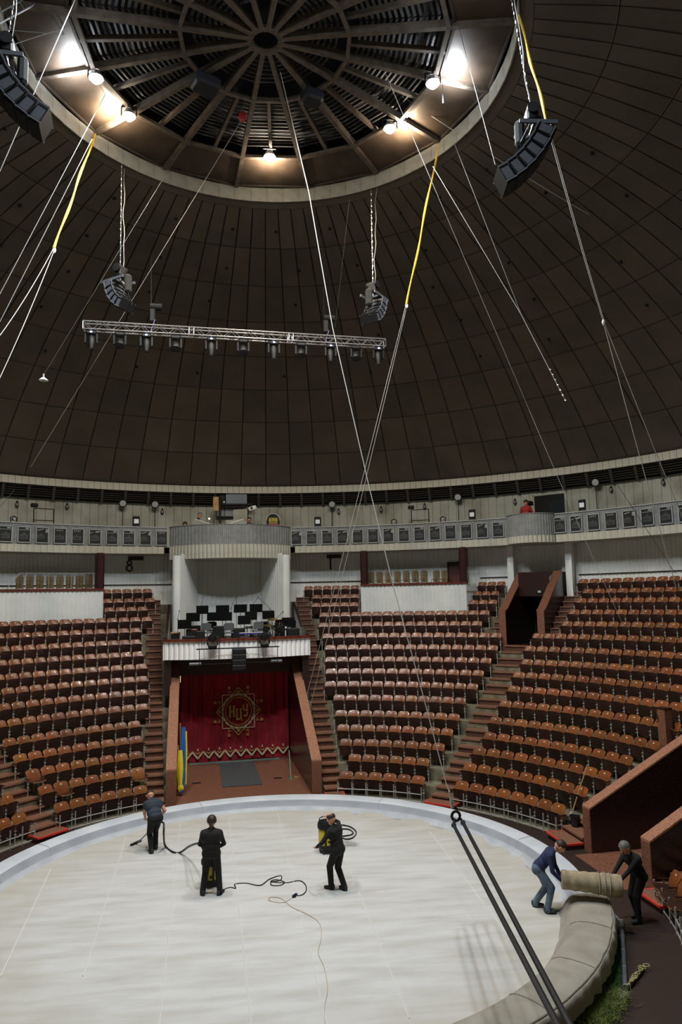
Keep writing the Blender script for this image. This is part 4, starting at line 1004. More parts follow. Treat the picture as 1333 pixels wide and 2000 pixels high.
for x in (-1.6, -.82, .78, 1.55): m = MB(); m.tube([(x, yb, 4.95), (x, yb, 4.3)], .014, 5); m.build('drop_rod', M_BLACK, lb_)
for x in (-1.5, -.8, -.05, .75, 1.45): m = MB(); m.tube([(x, yb+.28, 5.32), (x, yb+.05, 5.28), (x, yb, 4.92)], .012, 5); m.build('hook', M_BLACK, lb_)
m = MB(); m.tube([(-1.6, yb, 4.32), (1.55, yb, 4.32)], .01, 5); m.build('lower_rod', M_BLACK, lb_)
moving_head('moving_head_light', 'round-faced spotlight on the left of the platform rail', P1(-1.08, yb, 4.95), RZ1, True, True, 'spotlights on the platform rail', 1.15)
moving_head('moving_head_light', 'round-faced spotlight on the right of the platform rail', P1(1.02, yb, 4.95), RZ1, True, True, 'spotlights on the platform rail', 1.15)
t = thing('hanging_speaker', 'black three-part speaker hanging at the centre of the platform front', 'speaker', P1(-.02, yb-.02, 0), RZ1)
for k in range(4): m = MB(); m.rbox((0, 0, 4.78-.21*k), (.56, .36, .2), .02); m.build('cabinet', M_BLKP, t)
m = MB(); m.box((0, 0, 4.92), (.6, .3, .05)); m.build('top_frame', M_SILV, t)
for x, n_ in ((-1.55, 'left'), (1.75, 'right')):
    t = thing('strip_spotlight', 'flat grey light fitting under the %s of the platform' % n_, 'light fitting', P1(x-.2, 12.6, 4.3), RZ1); m = MB(); m.rbox((0, 0, 0), (.5, .16, .1), .02); m.build('housing', M_GALV, t); m = MB(); m.bar((0, 0, .04), (0, .1, .2), .03); m.build('arm', M_BLACK, t)

# ================================================================== LODGE CHAIRS AND WALL SIGNS
def lodge_chair(label, a, r):
    t = thing('lodge_chair', label, 'chair', pol(r, a, 7.05), -RAD(a), group='olive chairs in the lodges')
    m = MB(); m.rbox((0, -.02, .42), (.34, .42, .1), .03); m.build('seat', M_OLIVE, t)
    m = MB(); m.prism([(-.13, .5), (.13, .5), (.14, .98), (.1, 1.06), (-.1, 1.06), (-.14, .98)], .2, .27, lambda x, z, d: Vector((x, d, z))); m.build('backrest', M_OLIVE, t)
    m = MB(); m.tube([(-.15, .19, .42), (-.16, .2, .98), (-.11, .2, 1.09), (.11, .2, 1.09), (.16, .2, .98), (.15, .19, .42)], .016, 5); m.build('back_frame', M_GILT, t)
    m = MB(); m.tube([(0, .19, .55), (0, .19, 1.05)], .014, 4); m.build('splat', M_GILT, t)
    for x in (-.17, .17):
        m = MB(); m.tube([(x, .2, .62), (x, -.2, .64), (x, -.24, .44)], .018, 5); m.build('armrest', M_GILT, t)
        for y in (-.22, .2): m = MB(); m.bar((x*.9, y, 0), (x*.9, y, .4), .035); m.build('leg', M_GILT, t)
for i in range(7): lodge_chair('olive upholstered chair in the right lodge, %s from the left' % ordn(i+1), 15.35+i*1.35, 19.2)
for i in range(2): lodge_chair('low olive stool chair in the right lodge, %s past the row of seven' % ordn(i+1), 25.0+i*1.2, 19.7)
for i in range(8): lodge_chair('olive upholstered chair in the left lodge, %s from the dark red column' % ordn(i+1), -26.2-i*1.3, 19.2)
t = thing('lodge_handrail', 'thin metal handrail above the left lodge chairs', 'handrail')
m = MB(); m.tube([pol(18.85, -37.5, 7.5), pol(18.85, -35.8, 8.22)]+[pol(18.85, -35.8+i, 8.22) for i in range(1, 11)], .018, 5); m.build('tube', M_STEEL, t)
for a in (-35, -32, -29, -26): m = MB(); m.tube([pol(18.85, a, 7.45), pol(18.85, a, 8.22)], .013, 5); m.build('post', M_STEEL, t)
def numeral(name, label, a, parts):
    t = thing(name, label, 'numeral', (0, 0, 0), -RAD(a)); 
    for P in parts: m = MB(); m.tube([Vector((x, 20.66, 8.68+z)) for x, z in P], .034, 6); m.build('stroke', M_BLKM, t)
ell = lambda cz, rx, rz: [(rx*cos(2*pi*i/20), cz+rz*sin(2*pi*i/20)) for i in range(21)]
numeral('numeral_sign', 'black numeral 8 on the pale wall left of the orchestra', -20.05, [ell(.14, .1, .12), ell(-.13, .135, .15)])
numeral('numeral_sign', 'black numeral 1 on the pale wall right of the orchestra', 8.97, [[(0, -.27), (0, .28)], [(-.06, -.27), (.06, -.27)], [(-.06, .26), (0, .28)]])
for a, lb in ((-19.2, 'dark plate sign above the numeral eight left of the orchestra'), (9.5, 'dark plate sign above the numeral one right of the orchestra')):
    t = thing('plate_sign', lb, 'sign', (0, 0, 0), -RAD(a)); m = MB(); m.box((0, 20.62, 9.05), (.76, .05, .2)); m.build('plate', M_BRN, t); m = MB(); m.box((0, 20.58, 9.05), (.7, .02, .14)); m.build('plate_face', M_LOUV, t)
# ================================================================== BALCONY EQUIPMENT
def flood_panel(label, a):
    t = thing('led_floodlight', label, 'floodlight', pol(18.98, a, 10.5), -RAD(a), group='black floodlights on the balcony rail')
    m = MB(); m.rbox((0, 0, .28), (.34, .1, .46), .06); m.build('housing', M_BLKP, t)
    m = MB(); m.box((0, -.055, .26), (.22, .012, .2)); g = m.build('led_face', M_LED, t)
    for z in (.22, .30): m = MB(); m.box((0, -.064, z), (.22, .006, .012)); m.build('led_bar', M_GALV, g)
    m = MB(); m.bar((-.14, 0, .05), (-.14, 0, 0), .03); m.bar((.14, 0, .05), (.14, 0, 0), .03); m.bar((-.2, 0, .02), (.2, 0, .02), .03); m.build('bracket', M_BLACK, t)
for x, y, lb in ((266, 1018, 'left of the wide pod'), (621, 1019, 'just right of the wide pod'), (923, 1003, 'left of the small pod'), (1138, 985, 'right of the small pod')):
    flood_panel('black floodlight on the balcony rail, '+lb, azim(at_r(x, y, 19)))
def pole_lamp(label, x, y, h):
    p = at_r(x, y, 20.5); a = azim(p); t = thing('pole_lamp', label, 'lamp', pol(20.5, a, 9.5), -RAD(a), group='round lamps on poles along the balcony'); z = p.z-9.5
    m = MB(); m.tube([(0, 0, 0), (0, 0, z-.12)], .02, 6); m.build('pole', M_BLACK, t)
    R_ = rotx(pi/2+.2)
    m = MB(); m.lathe([(.01, -.14), (.14, -.12), (.2, .0), (.21, .04)], 18, rot=R_, c=(0, 0, z)); hd = m.build('head', M_BLACK, t, smooth=True)
    m = MB(); m.lathe([(.005, .05), (.16, .035)], 18, rot=R_, c=(0, 0, z)); m.build('lens', M_PICF, hd)
    m = MB(); m.lathe([(.16, .05), (.21, .05), (.21, .02)], 18, rot=R_, c=(0, 0, z)); m.build('rim', M_BLACK, hd)
for x, y, lb in ((240, 983, 'left of the wide pod'), (303, 985, 'close to the left of the wide pod'), (649, 985, 'right of the wide pod'), (895, 971, 'left of the small pod'), (1164, 942, 'right of the small pod')): pole_lamp('round theatre lamp on a pole, '+lb, x, y, 1)
def rail_frame(label, x0, x1, y):
    a0, a1 = azim(at_r(x0, y, 19.6)), azim(at_r(x1, y, 19.6)); t = thing('pipe_frame', label, 'frame', group='pipe frames on the balcony')
    for a in (a0, a1): m = MB(); m.tube([pol(19.6, a, 9.5), pol(19.6, a, 11.25)], .025, 6); m.build('upright', M_BLACK, t)
    for z in (10.7, 11.25): m = MB(); m.tube([pol(19.6, a0, z), pol(19.6, a1, z)], .022, 6); m.build('crossbar', M_BLACK, t)
    m = MB(); m.rbox((0, 19.55, 11.38), (.3, .22, .18), .04); m.build('lamp_box', M_BLACK, t, rz=-RAD(a0))
rail_frame('black pipe frame on the balcony at the far left', 66, 105, 1005); rail_frame('black pipe frame on the balcony above the right lodge', 804, 838, 1005)
for x, y, lb in ((27, 1013, 'at the left edge'), (770, 1018, 'above the right lodge, left one'), (866, 1013, 'above the right lodge, right one')):
    a = azim(at_r(x, y, 19)); t = thing('clamp_spotlight', 'small clamped spotlight on the balcony rail '+lb, 'spotlight', pol(19.0, a, 10.5), -RAD(a), group='small clamped spotlights on the balcony rail')
    m = MB(); m.tube([(-.12, 0, .0), (-.14, 0, .2), (0, 0, .26), (.14, 0, .2), (.12, 0, 0)], .025, 6); m.build('yoke', M_BLACK, t); m = MB(); m.cyl((0, -.1, .13), (0, .1, .13), .08, .06, 12); m.build('can', M_BLACK, t); m = MB(); m.cyl((0, -.105, .13), (0, -.1, .13), .06, .06, 12); m.build('lens', M_PICF, t)
for i, (x, y) in enumerate(((33, 986), (131, 990), (317, 1000), (662, 1000), (745, 996), (830, 990), (1007, 981), (1195, 957), (1297, 943))):
    p = at_r(x, y, 20.83); t = thing('cage_lamp', 'small wire-caged lamp on the upper wall, %s from the left' % ordn(i+1), 'lamp', p, -RAD(azim(p)), group='caged lamps on the upper wall')
    m = MB(); m.ball((0, -.06, 0), (.055, .05, .09), 10, 6); m.build('globe', M_PICF, t)
    for k in range(4): q = pi*k/4; m = MB(); m.tube([(.08*cos(q)*cos(2*pi*j/12), -.06+.08*sin(q)*cos(2*pi*j/12), .12*sin(2*pi*j/12)) for j in range(13)], .008, 4); m.build('cage_wire', M_BLACK, t)
    m = MB(); m.cyl((0, -.06, .09), (0, -.01, .17), .04, .04, 8); m.build('base', M_BLACK, t)
# control pod equipment
def P2(x, y, v): 
    d = ray(x, y); a = Vector((sin(RAD(PH1)), cos(RAD(PH1)), 0)); t = (v-CAM_POS.dot(a))/d.dot(a); return CAM_POS+d*t
p = P2(422, 984, 19.6); t = thing('timber_case', 'tall pale wooden case standing above the wide pod', 'case', p, RZ1); m = MB(); m.box((0, 0, 0), (.28, .1, .72)); m.build('board', M_WOODB, t); m = MB(); m.tube([(.22, .05, .45), (.22, .05, -1.6)], .05, 6); m.build('post', M_BLACK, t)
p = P2(462, 975, 20.3); t = thing('screen_box', 'blue-grey box screen hung under the cornice above the wide pod', 'screen', p, RZ1); m = MB(); m.box((0, 0, 0), (1.1, .25, .5)); m.build('box', mat('blue_grey_board', S(120, 130, 140), .6), t); m = MB(); m.box((-.1, -.05, -.3), (1.9, .3, .08)); m.build('shelf', M_BLACK, t)
p = P2(445, 978, 20.2); t = thing('control_cabinet', 'dark cabinet beside the blue-grey box above the wide pod', 'cabinet', P2(434, 978, 20.3), RZ1); m = MB(); m.rbox((0, 0, 0), (.34, .3, .55), .03); m.build('case', M_BLACK, t); m = MB(); m.ball((.1, -.16, -.1), .06, 8, 5); m.build('dial', M_PAPER, t)
t = thing('window_1', 'grey glazed window in the wall behind the control desk', 'window', P2(448, 1001, 20.6), RZ1, kind='structure'); 
for x in (-.45, .0, .45): m = MB(); m.box((x, 0, 0), (.42, .06, .42)); m.build('pane', mat('dull_pane', S(140, 146, 152), .3), t)
m = MB(); m.box((0, .05, 0), (1.4, .06, .5)); m.build('window_frame', M_BLACK, t)
for x, y, lb, s in ((393, 1017, 'left', 1), (463, 1014, 'right', -1)):
    p = P2(x, y, 18.0); t = thing('mixing_desk', 'slanted grey control desk on the %s of the wide pod' % lb, 'control desk', (p.x, p.y, 9.52), RZ1)
    m = MB(); m.prism([(-.55, 0), (.55, 0), (.55, 1.02 if s > 0 else .95), (-.3*s, 1.28), (-.55, 1.24 if s < 0 else .95)], -.25, .25, lambda a, b, d: Vector((a, d, b))); m.build('desk_body', mat('desk_grey', S(150, 150, 138), .6), t)
    m = MB(); m.bar((.55*(-s)*-1, -.26, 1.0), (-.3*s, -.26, 1.29), .02, .03); m.build('edge_strip', M_PAPER, t)
p = P2(409, 1013, 17.9); t = thing('desk_lamp', 'tiny glowing warm desk lamp above the left control desk', 'lamp', p, RZ1); m = MB(); m.ball((0, 0, 0), .035, 10, 6); m.build('bulb', mat('desk_bulb', S(255, 236, 200), .4, emit=(1, .78, .45, 1), estr=25), t); m = MB(); m.tube([(0, .05, 0), (.15, .1, .12), (.25, .1, -.3)], .02, 5); m.build('arm', M_BLACK, t)
ld = bpy.data.lights.new('desk_lamp_light', 'POINT'); ld.energy = 6; ld.color = (1, .7, .38); ld.shadow_soft_size = .05; lo = bpy.data.objects.new('desk_lamp_light', ld); COL.objects.link(lo); lo.parent = t; lo.location = (0, -.1, .1)
p = P2(493, 993, 19.5); t = thing('projector', 'white tilted projector above the woman in the pod', 'projector', p, RZ1); m = MB(); m.rbox((0, 0, 0), (.42, .3, .2), .04, roty(-.35)); m.build('body', M_PAPER, t); m = MB(); m.cyl((-.05, -.15, 0), (-.05, -.2, 0), .06, .06, 10); m.build('lens', M_BLACK, t); m = MB(); m.tube([(-.22, 0, 0), (-.25, 0, -1.3)], .025, 6); m.build('stand', M_BLACK, t)
m = MB(); m.prism([(-.42, -.45), (.3, -.45), (.3, .35), (-.42, .3)], -.03, .03, lambda a, b, d: Vector((a, d, b))); m.build('cloth_screen', M_UPW, loc=P2(472, 1007, 19.4), rz=RZ1, label='pale leaning board behind the right control desk', cat='board')
p = P2(534, 1017, 18.2); t = thing('round_sign', 'arched sign with a yellow coat pattern standing on the pod rail', 'sign', p, RZ1)
m = MB(); m.tube([(.34*cos(pi*i/20), 0, .02+.34*sin(pi*i/20)) for i in range(21)], .03, 6); m.build('arch', M_STEEL, t)
m = MB(); m.prism([(.33*cos(pi*i/20), .02+.33*sin(pi*i/20)) for i in range(21)]+[(-.33, -.2), (.33, -.2)], .02, .05, lambda a, b, d: Vector((a, d, b))); m.build('board', M_BLACK, t)
m = MB(); m.box((0, .01, .0), (.46, .02, .32)); f_ = m.build('emblem_field', mat('sign_olive', S(120, 116, 60), .7), t)
for x in (-.15, 0, .15): m = MB(); m.ball((x, -.005, .03*(1 if x else 2)), (.06, .012, .08), 8, 5); m.build('emblem_mark', mat('sign_yellow', S(190, 166, 60), .7), f_)
m = MB(); m.box((0, .0, -.19), (.46, .03, .05)); m.build('red_band', M_REDP, f_)

# ================================================================== RIGGING
def cable(name, label, pts, r=.011, mt=None, cat='cable', group='rigging cables under the dome'):
    m = MB(); m.tube(pts, r, 5); return m.build(name, mt or M_ROPE, label=label, cat=cat, group=group)
def lerp_px(P0, P1_, x, y):     # the point of the straight line P0-P1 that the photo shows at (x,y)
    best = min(((proj(P0.lerp(P1_, i/400)), i/400) for i in range(401)), key=lambda q: 1e9 if q[0] is None else hypot(q[0][0]-x, q[0][1]-y)); return P0.lerp(P1_, best[1])
def sag(A, B, s, n=24): return [A.lerp(B, i/n)+Vector((0, 0, -s*4*(i/n)*(1-i/n))) for i in range(n+1)]

def chain(parent, A, B, r=.022, n=90):
    m = MB(); L_ = (B-A).length; n = max(6, int(L_/.11))
    for i in range(n):
        c = A.lerp(B, (i+.5)/n); m.ball(c, (r*(1 if i % 2 else .5), r*(.5 if i % 2 else 1), .06), 6, 4)
    return m.build('chain', M_ALU, parent, kind='stuff')
def line_array(label, top, ctr, face, t0, t1, nb, bw, bh, bd):
    t = thing('line_array_speaker', label, 'speaker array', ctr, -RAD(face), group='speaker arrays hung from the lantern rim')
    y, z = 0.0, 0.0; P = []
    for i in range(nb):
        th_ = RAD(t0+(t1-t0)*i/(nb-1)); P.append((y, z, th_)); y -= bh*sin(th_); z -= bh*cos(th_)
    my, mz = sum(p[0] for p in P)/nb, sum(p[1] for p in P)/nb
    for y, z, th_ in P:
        R_ = rotx(-th_); c = Vector((0, y-my, z-mz))
        m = MB(); m.prism([(-bd/2, -bh*.38), (bd/2, -bh*.48), (bd/2, bh*.48), (-bd/2, bh*.38)], -bw/2, bw/2, lambda a, b, d: R_ @ Vector((d, a, b))+c); b_ = m.build('cabinet', M_BLKP, t)
        m = MB(); m.box(c+R_ @ Vector((0, bd/2+.006, 0)), (bw*.94, .014, bh*.88), R_); m.build('grille', M_BLKM, b_)
        for s in (-1, 1):
            m = MB(); m.box(c+R_ @ Vector((s*(bw/2+.008), .02, 0)), (.016, bd*.62, bh*.66), R_); m.build('side_plate', M_SILV, b_)
            m = MB(); m.bar(c+R_ @ Vector((s*(bw/2+.02), bd*.42, -bh*.5)), c+R_ @ Vector((s*(bw/2+.02), bd*.42, bh*.5)), .025); m.build('rigging_bar', M_GALV, b_)
            m = MB(); m.bar(c+R_ @ Vector((s*(bw/2+.02), -bd*.42, -bh*.45)), c+R_ @ Vector((s*(bw/2+.02), -bd*.42, bh*.45)), .02); m.build('rigging_bar', M_GALV, b_)
        m = MB(); m.box(c+R_ @ Vector((0, -bd/2-.006, 0)), (bw*.5, .012, bh*.5), R_); m.build('rear_panel', M_SILV, b_)
    y0, z0 = P[0][0]-my, P[0][1]-mz+bh*.75
    m = MB()
    for s in (-1, 1): m.bar((s*bw*.46, y0-.55, z0+.02), (s*bw*.46, y0+.3, z0-.05), .05, .09)
    m.bar((-bw*.46, y0-.2, z0), (bw*.46, y0-.2, z0), .06); m.bar((-bw*.46, y0+.2, z0-.03), (bw*.46, y0+.2, z0-.03), .06); m.build('flying_frame', M_SILV, t)
    m = MB(); m.cyl((-.2, y0-.2, z0+.42), (.2, y0-.2, z0+.42), .13, .13, 14); m.rbox((0, y0-.2, z0+.3), (.3, .26, .3), .04); m.build('hoist', M_BLACK, t)
    m = MB(); m.tube([(0, y0-.2, z0), (0, y0-.2, z0+.2)], .03, 6); m.build('hook', M_STEEL, t)
    m = MB(); m.rbox((.02, y0-.5, z0-.12), (.24, .2, .6), .06); m.build('chain_bag', mat('bag_cloth', S(34, 35, 34), .9, c2=S(24, 25, 24), scale=9), t)
    m = MB()
    for k in range(5): m.tube([(random.uniform(-.2, .2), y0-.3, z0), (random.uniform(-.3, .3), y0-.55, z0-.3-.1*k), (random.uniform(-.2, .2), P[min(k, nb-1)][0]-my-bd*.5, P[min(k, nb-1)][1]-mz)], .012, 5)
    m.build('cabling', M_HOSE, t)
    # chain and power cable up to the lantern (in local space)
    R_ = rotz(RAD(face)); T = R_ @ (top-Vector(ctr)); chain(t, Vector((0, y0-.2, z0+.5)), T)
    m = MB(); A, B = Vector((.1, y0-.25, z0+.45)), T+Vector((.18, .05, 0)); m.tube([A.lerp(B, i/12)+Vector((.03*sin(i*1.7), .02*cos(i), 0)) for i in range(13)], .014, 5); m.build('power_cable', M_ROPE, t)
random.seed(11)
rimL, rimM = pol(6.6, -45.4, 21.0), pol(6.6, 33.3, 21.0)
cL = at_d(233, 580, (Vector((rimL.x, rimL.y, 16))-CAM_POS).dot(_fw)); cM = at_d(731, 608, (Vector((rimM.x, rimM.y, 16))-CAM_POS).dot(_fw))
line_array('small speaker array hanging on a chain at the left of the lantern', rimL, cL, -62, 15, 62, 5, .62, .2, .34)
line_array('small speaker array hanging on a chain below the lantern, right of centre', rimM, cM, 42, 15, 62, 5, .62, .2, .34)
cR = at_d(1026, 312, 16.2); tR = at_d(1008, -40, 16.4); line_array('large black speaker array hanging at the upper right', Vector((cR.x-.15, cR.y, 20.9)), cR, 98, 28, 62, 6, .62, .27, .46)
cB = at_d(32, 190, 14.6); line_array('large black speaker array cut by the left edge of the photo', Vector((cB.x+.05, cB.y, 20.9)), cB, -100, 28, 62, 6, .62, .27, .46)

# truss with moving heads
TA, TB = at_d(163, 640, 25.2), at_d(752, 668, 27.6); TB.z = TA.z = (TA.z+TB.z)/2
tr = thing('lighting_truss', 'long aluminium lighting truss hanging in front of the dome', 'truss')
dv = (TB-TA).normalized(); nv = Vector((-dv.y, dv.x, 0)).normalized(); hs = .14
cor4 = [nv*sx*hs+Vector((0, 0, sz*hs)) for sx in (-1, 1) for sz in (-1, 1)]
for c in cor4: m = MB(); m.tube([TA+c, TB+c], .024, 8); m.build('chord', M_ALU, tr)
NL = 34
for fi, (i, j) in enumerate(((0, 1), (2, 3), (0, 2), (1, 3))):
    m = MB()
    for k in range(NL):
        a = TA.lerp(TB, k/NL)+cor4[i if k % 2 else j]; b = TA.lerp(TB, (k+1)/NL)+cor4[j if k % 2 else i]; m.tube([a, b], .011, 4)
    m.build('lacing', M_ALU, tr)
m = MB()
for k in (0, .33, .345, .66, .675, 1):
    c = TA.lerp(TB, k)
    for i, j in ((0, 1), (1, 3), (3, 2), (2, 0)): m.tube([c+cor4[i], c+cor4[j]], .016, 5)
m.build('end_frame', M_ALU, tr)
ang = atan2(dv.y, dv.x)
for i, x in enumerate((178, 234, 286, 343, 413, 475, 534, 588, 645, 695, 739)):
    k = (x-163)/(752-163); c = lerp_px(TA, TB, x, 650+20*k); moving_head('moving_head_light', '%s hanging from the truss, %s from the left' % ('black beam spotlight' if i % 2 == 0 else 'round LED wash light', ordn(i+1)), c-Vector((0, 0, hs+.03)), ang, False, i % 2 == 1, 'spotlights hanging from the truss', 1.15)
for x, lb, yy in ((297, 'left', 622), (637, 'right', 640)):
    c = lerp_px(TA, TB, x, 655); t = thing('chain_hoist', 'black chain hoist holding the truss, %s one' % lb, 'hoist', c+Vector((0, 0, .25)), ang)
    m = MB(); m.rbox((0, 0, .28), (.22, .22, .5), .04); m.build('motor', M_BLACK, t); m = MB(); m.cyl((-.08, 0, .62), (.34, 0, .62), .14, .14, 12); m.build('drum', M_BLACK, t)
    m = MB(); m.tube([(-.05, 0, .7), (-.07, 0, 2.6)], .02, 5); m.build('chain', M_BLACK, t); m = MB(); m.bar((-.06, -.1, -.38), (.1, -.1, .1), .05, .02); m.build('sling', M_PURP, t)

# cables
rim = lambda x, y: at_r(x, y, 6.58)
SH = at_d(890, 1588, 15.0)
t1 = at_z(548, 141, 21.6)
cable('wire_rope', 'long wire rope running from the lantern down to the black slings', [t1, lerp_px(t1, SH, 590, 380)+Vector((0, 0, -.0)), *[at_d(x, y, lerp_px(t1, SH, x, y).__sub__(CAM_POS).dot(_fw)) for x, y in ((650, 640), (720, 945), (770, 1150), (830, 1370), (872, 1530))], SH+Vector((-.03, 0, .22))], .011, M_ROPEB)
t = thing('lifting_sling', 'pair of thick black slings joined by a ring plate, crossing the ring', 'sling', group=None)
def D(x, y, d): return at_d(x, y, d)
m = MB(); c = D(891, 1594, 15.0); m.tube([c+_rt*.085*cos(2*pi*i/18)+_up*.1*sin(2*pi*i/18) for i in range(19)], .03, 6); m.build('ring_plate', M_BLACK, t)
m = MB(); m.tube([D(882, 1560, 15), D(884, 1578, 15)], .035, 6); m.tube([D(878, 1545, 15), D(882, 1560, 15)], .02, 6); m.build('shackle', M_STEEL, t)
for (x0, y0), (x1, y1) in (((887, 1612), (1094, 2010)), ((905, 1607), (1118, 2010))):
    A, B = D(x0, y0, 14.8), D(x1, y1, 6.6); E_ = B+(B-A)*.2
    m = MB(); m.tube([A, A.lerp(B, .5), B, E_], .037, 8); m.build('sling_leg', M_STRAP, t)
    m = MB(); m.ball(A, .055, 8, 6); m.tube([A, D(891+(x0-891)*.7, 1600, 15)], .03, 6); m.build('end_clip', M_BLACK, t)
# yellow sleeved ropes with pulleys
def sleeved(label, a, b, da, db, ends, wlab):
    A = D(*a, da); B = D(*b, db); m = MB(); n = 20
    m.tube([A.lerp(B, i/n)+_rt*.02*sin(i*.6) for i in range(n+1)], [.034+.008*sin(i) for i in range(n+1)], 7)
    t = thing('sleeved_rope', label, 'rope', group='yellow sleeved ropes'); m.build('sleeve', M_YEL, t)
    m = MB(); m.ball(B+_up*-.05, (.05, .03, .09), 8, 6); m.build('pulley', M_PAPER, t)
    for i, (e, de) in enumerate(ends):
        cable('wire', wlab+(' (nearer strand)' if i else ' (farther strand)') if False else '%s %s strand of the wire below the %s' % ('left' if i == 0 else 'right', 'hand', wlab), sag(B+_rt*.02*(2*i-1), D(*e, de), .1), .009, M_ROPEB)
dr_ = lambda x, y: (rim(x, y)-CAM_POS).dot(_fw)
sleeved('yellow sleeved rope hanging at the left of the lantern', (187, 258), (106, 485), dr_(187, 258), 19.5, (((0, 655), 17.0), ((-6, 750), 16.5)), 'left yellow sleeve')
sleeved('yellow sleeved rope hanging at the right of the lantern', (858, 280), (795, 594), dr_(858, 280), 24.2, (((590, 1395), 28.6), ((607, 1378), 28.9)), 'right yellow sleeve')
sleeved('yellow strap behind the large right speaker array', (1014, 30), (1077, 268), 17.5, 17.0, (((1178, 625), 18.5), ((1182, 630), 18.4)), 'yellow strap')
for i, (e, lb) in enumerate((((1322, 1150), 'left of the wire pair dropping to the right edge'), ((1338, 1020), 'right of the wire pair dropping to the right edge'))):
    cable('wire', lb, sag(D(1180+2*i, 632, 18.4), D(*e, 21), .05), .011, M_ROPEB)
m = MB(); m.ball(D(1180, 630, 18.4), (.05, .04, .09), 8, 6); m.build('wire_clamp', M_STEEL, label='small steel clamp joining the wires on the right', cat='clamp')
W = [('thin rope across the upper right corner of the dome', (905, -10), (1345, 212), 18, 24, .012, M_ROPEB, .1),
     ('pale rope from the lantern to the far right winch', (606, 60), (1322, 512), 21, 25, .012, M_ROPEB, .35),
     ('thin wire from the lantern passing the right of the yellow sleeve', (754, 145), (1034, 800), 20.5, 27, .009, M_ROPEB, .0),
     ('faint wire continuing down over the right seats', (1034, 800), (1232, 1252), 27, 29, .008, M_ROPEB, .1),
     ('pale wire with a beaded end on the right of the dome', (846, 325), (1019, 615), 22, 23, .01, M_ROPEB, .0),
     ('beaded tail of the pale wire on the right', (1019, 615), (1105, 782), 23, 23.5, .01, M_ROPEB, .0),
     ('second wire joining the beaded one on the right', (886, 275), (1019, 615), 22, 23, .009, M_ROPE, .0),
     ('wire dropping from the top edge to the right speaker array', (880, -10), (968, 322), 19, 16.4, .009, M_ROPEG, .0),
     ('pale rope falling steeply at the upper left', (150, -8), (-8, 352), 17, 15, .01, M_ROPE, .0),
     ('pale rope crossing the upper left towards the top edge', (310, -6), (-8, 98), 21, 17, .01, M_ROPE, .0),
     ('thin wire running level at the upper left', (-8, 57), (213, 74), 17, 20, .008, M_ROPE, .0),
     ('left white rope from the lantern rim to the left edge', (180, 272), (-6, 640), 20.5, 17, .009, M_ROPE, .0),
     ('second white rope from the lantern rim to the left edge', (208, 180), (-6, 585), 21, 17, .009, M_ROPE, .0),
     ('thin wire from the red pulley to the left of the dome', (474, 232), (60, 912), 22.4, 28, .009, M_ROPEB, .0),
     ('faint wire holding the small hanging lamp at the left', (378, 252), (88, 728), 23.5, 22, .006, M_ROPEG, .0),
     ('thin wire hanging right of the middle lamp', (683, 390), (655, 640), 24, 26, .005, M_ROPEG, .0),
     ('short guy wire on the left end of the upper wall', (28, 957), (-8, 1000), 30, 28, .012, M_ROPEG, .0),
     ('thin diagonal wire on the right upper wall', (1206, 946), (1320, 1120), 30, 27, .01, M_BLACK, .0)]
for lb, a, b, da, db, r, mt, s in W: cable('wire', lb, sag(D(*a, da), D(*b, db), s) if s else [D(*a, da), D(*b, db)], r, mt)
m = MB()
for i in range(7): m.ball(D(1075+5*i, 722+10*i, 23.4), .03, 6, 4)
m.build('wire_beads', M_PAPER, label='row of small pale beads at the end of the right wire', cat='beads')
t = thing('rope_winch', 'dark pulley block at the end of the long pale rope on the right', 'pulley', D(1326, 512, 25)); m = MB(); m.rbox((0, 0, 0), (.3, .2, .22), .05); m.build('block', M_BLACK, t); m = MB(); m.cyl((0, -.12, 0), (0, .12, 0), .09, .09, 10); m.build('wheel', M_STEEL, t)
t = thing('pulley_block', 'red pulley hanging in the lantern', 'pulley', at_z(474, 228, 21.2)); m = MB(); m.ball((0, 0, 0), (.12, .05, .18), 10, 6); m.build('cheek', M_REDP, t); m = MB(); m.tube([(0, 0, .15), (.05, 0, .5)], .012, 5); m.build('strop', M_ROPEG, t)
t = thing('hanging_lamp', 'tiny white lamp hanging in front of the dome at the left', 'lamp', D(85, 740, 22)); m = MB(); m.lathe([(.01, .05), (.05, .04), (.13, -.03), (.135, -.05)], 14); m.build('shade', M_PAPER, t, smooth=True); m = MB(); m.cyl((0, 0, .04), (0, 0, .16), .03, .03, 8); m.build('cap', M_STEEL, t); m = MB(); m.ball((0, 0, -.04), .04, 8, 5); m.build('bulb', M_PICF, t)
t = thing('hanging_tube_lamp', 'slim tube lamp hanging beside the upper left floodlight', 'lamp', D(134, 125, 20)); m = MB(); m.tube([(0, 0, .3), (0, 0, .0)], .01, 5); m.build('wire', M_ROPE, t); m = MB(); m.cyl((0, 0, 0), (0, 0, -.36), .035, .035, 8); m.build('tube', M_STEEL, t); m = MB(); m.rbox((-.03, 0, .36), (.14, .08, .12), .02); m.build('head', M_PAPER, t)
t = thing('hanging_tube_lamp', 'dark slim tube hanging beside the upper right floodlight', 'lamp', D(866, 185, 20.5)); m = MB(); m.tube([(0, 0, .6), (0, 0, 0)], .01, 5); m.build('wire', M_BLACK, t); m = MB(); m.cyl((0, 0, 0), (0, 0, -.28), .035, .03, 8); m.build('tube', M_BLACK, t)
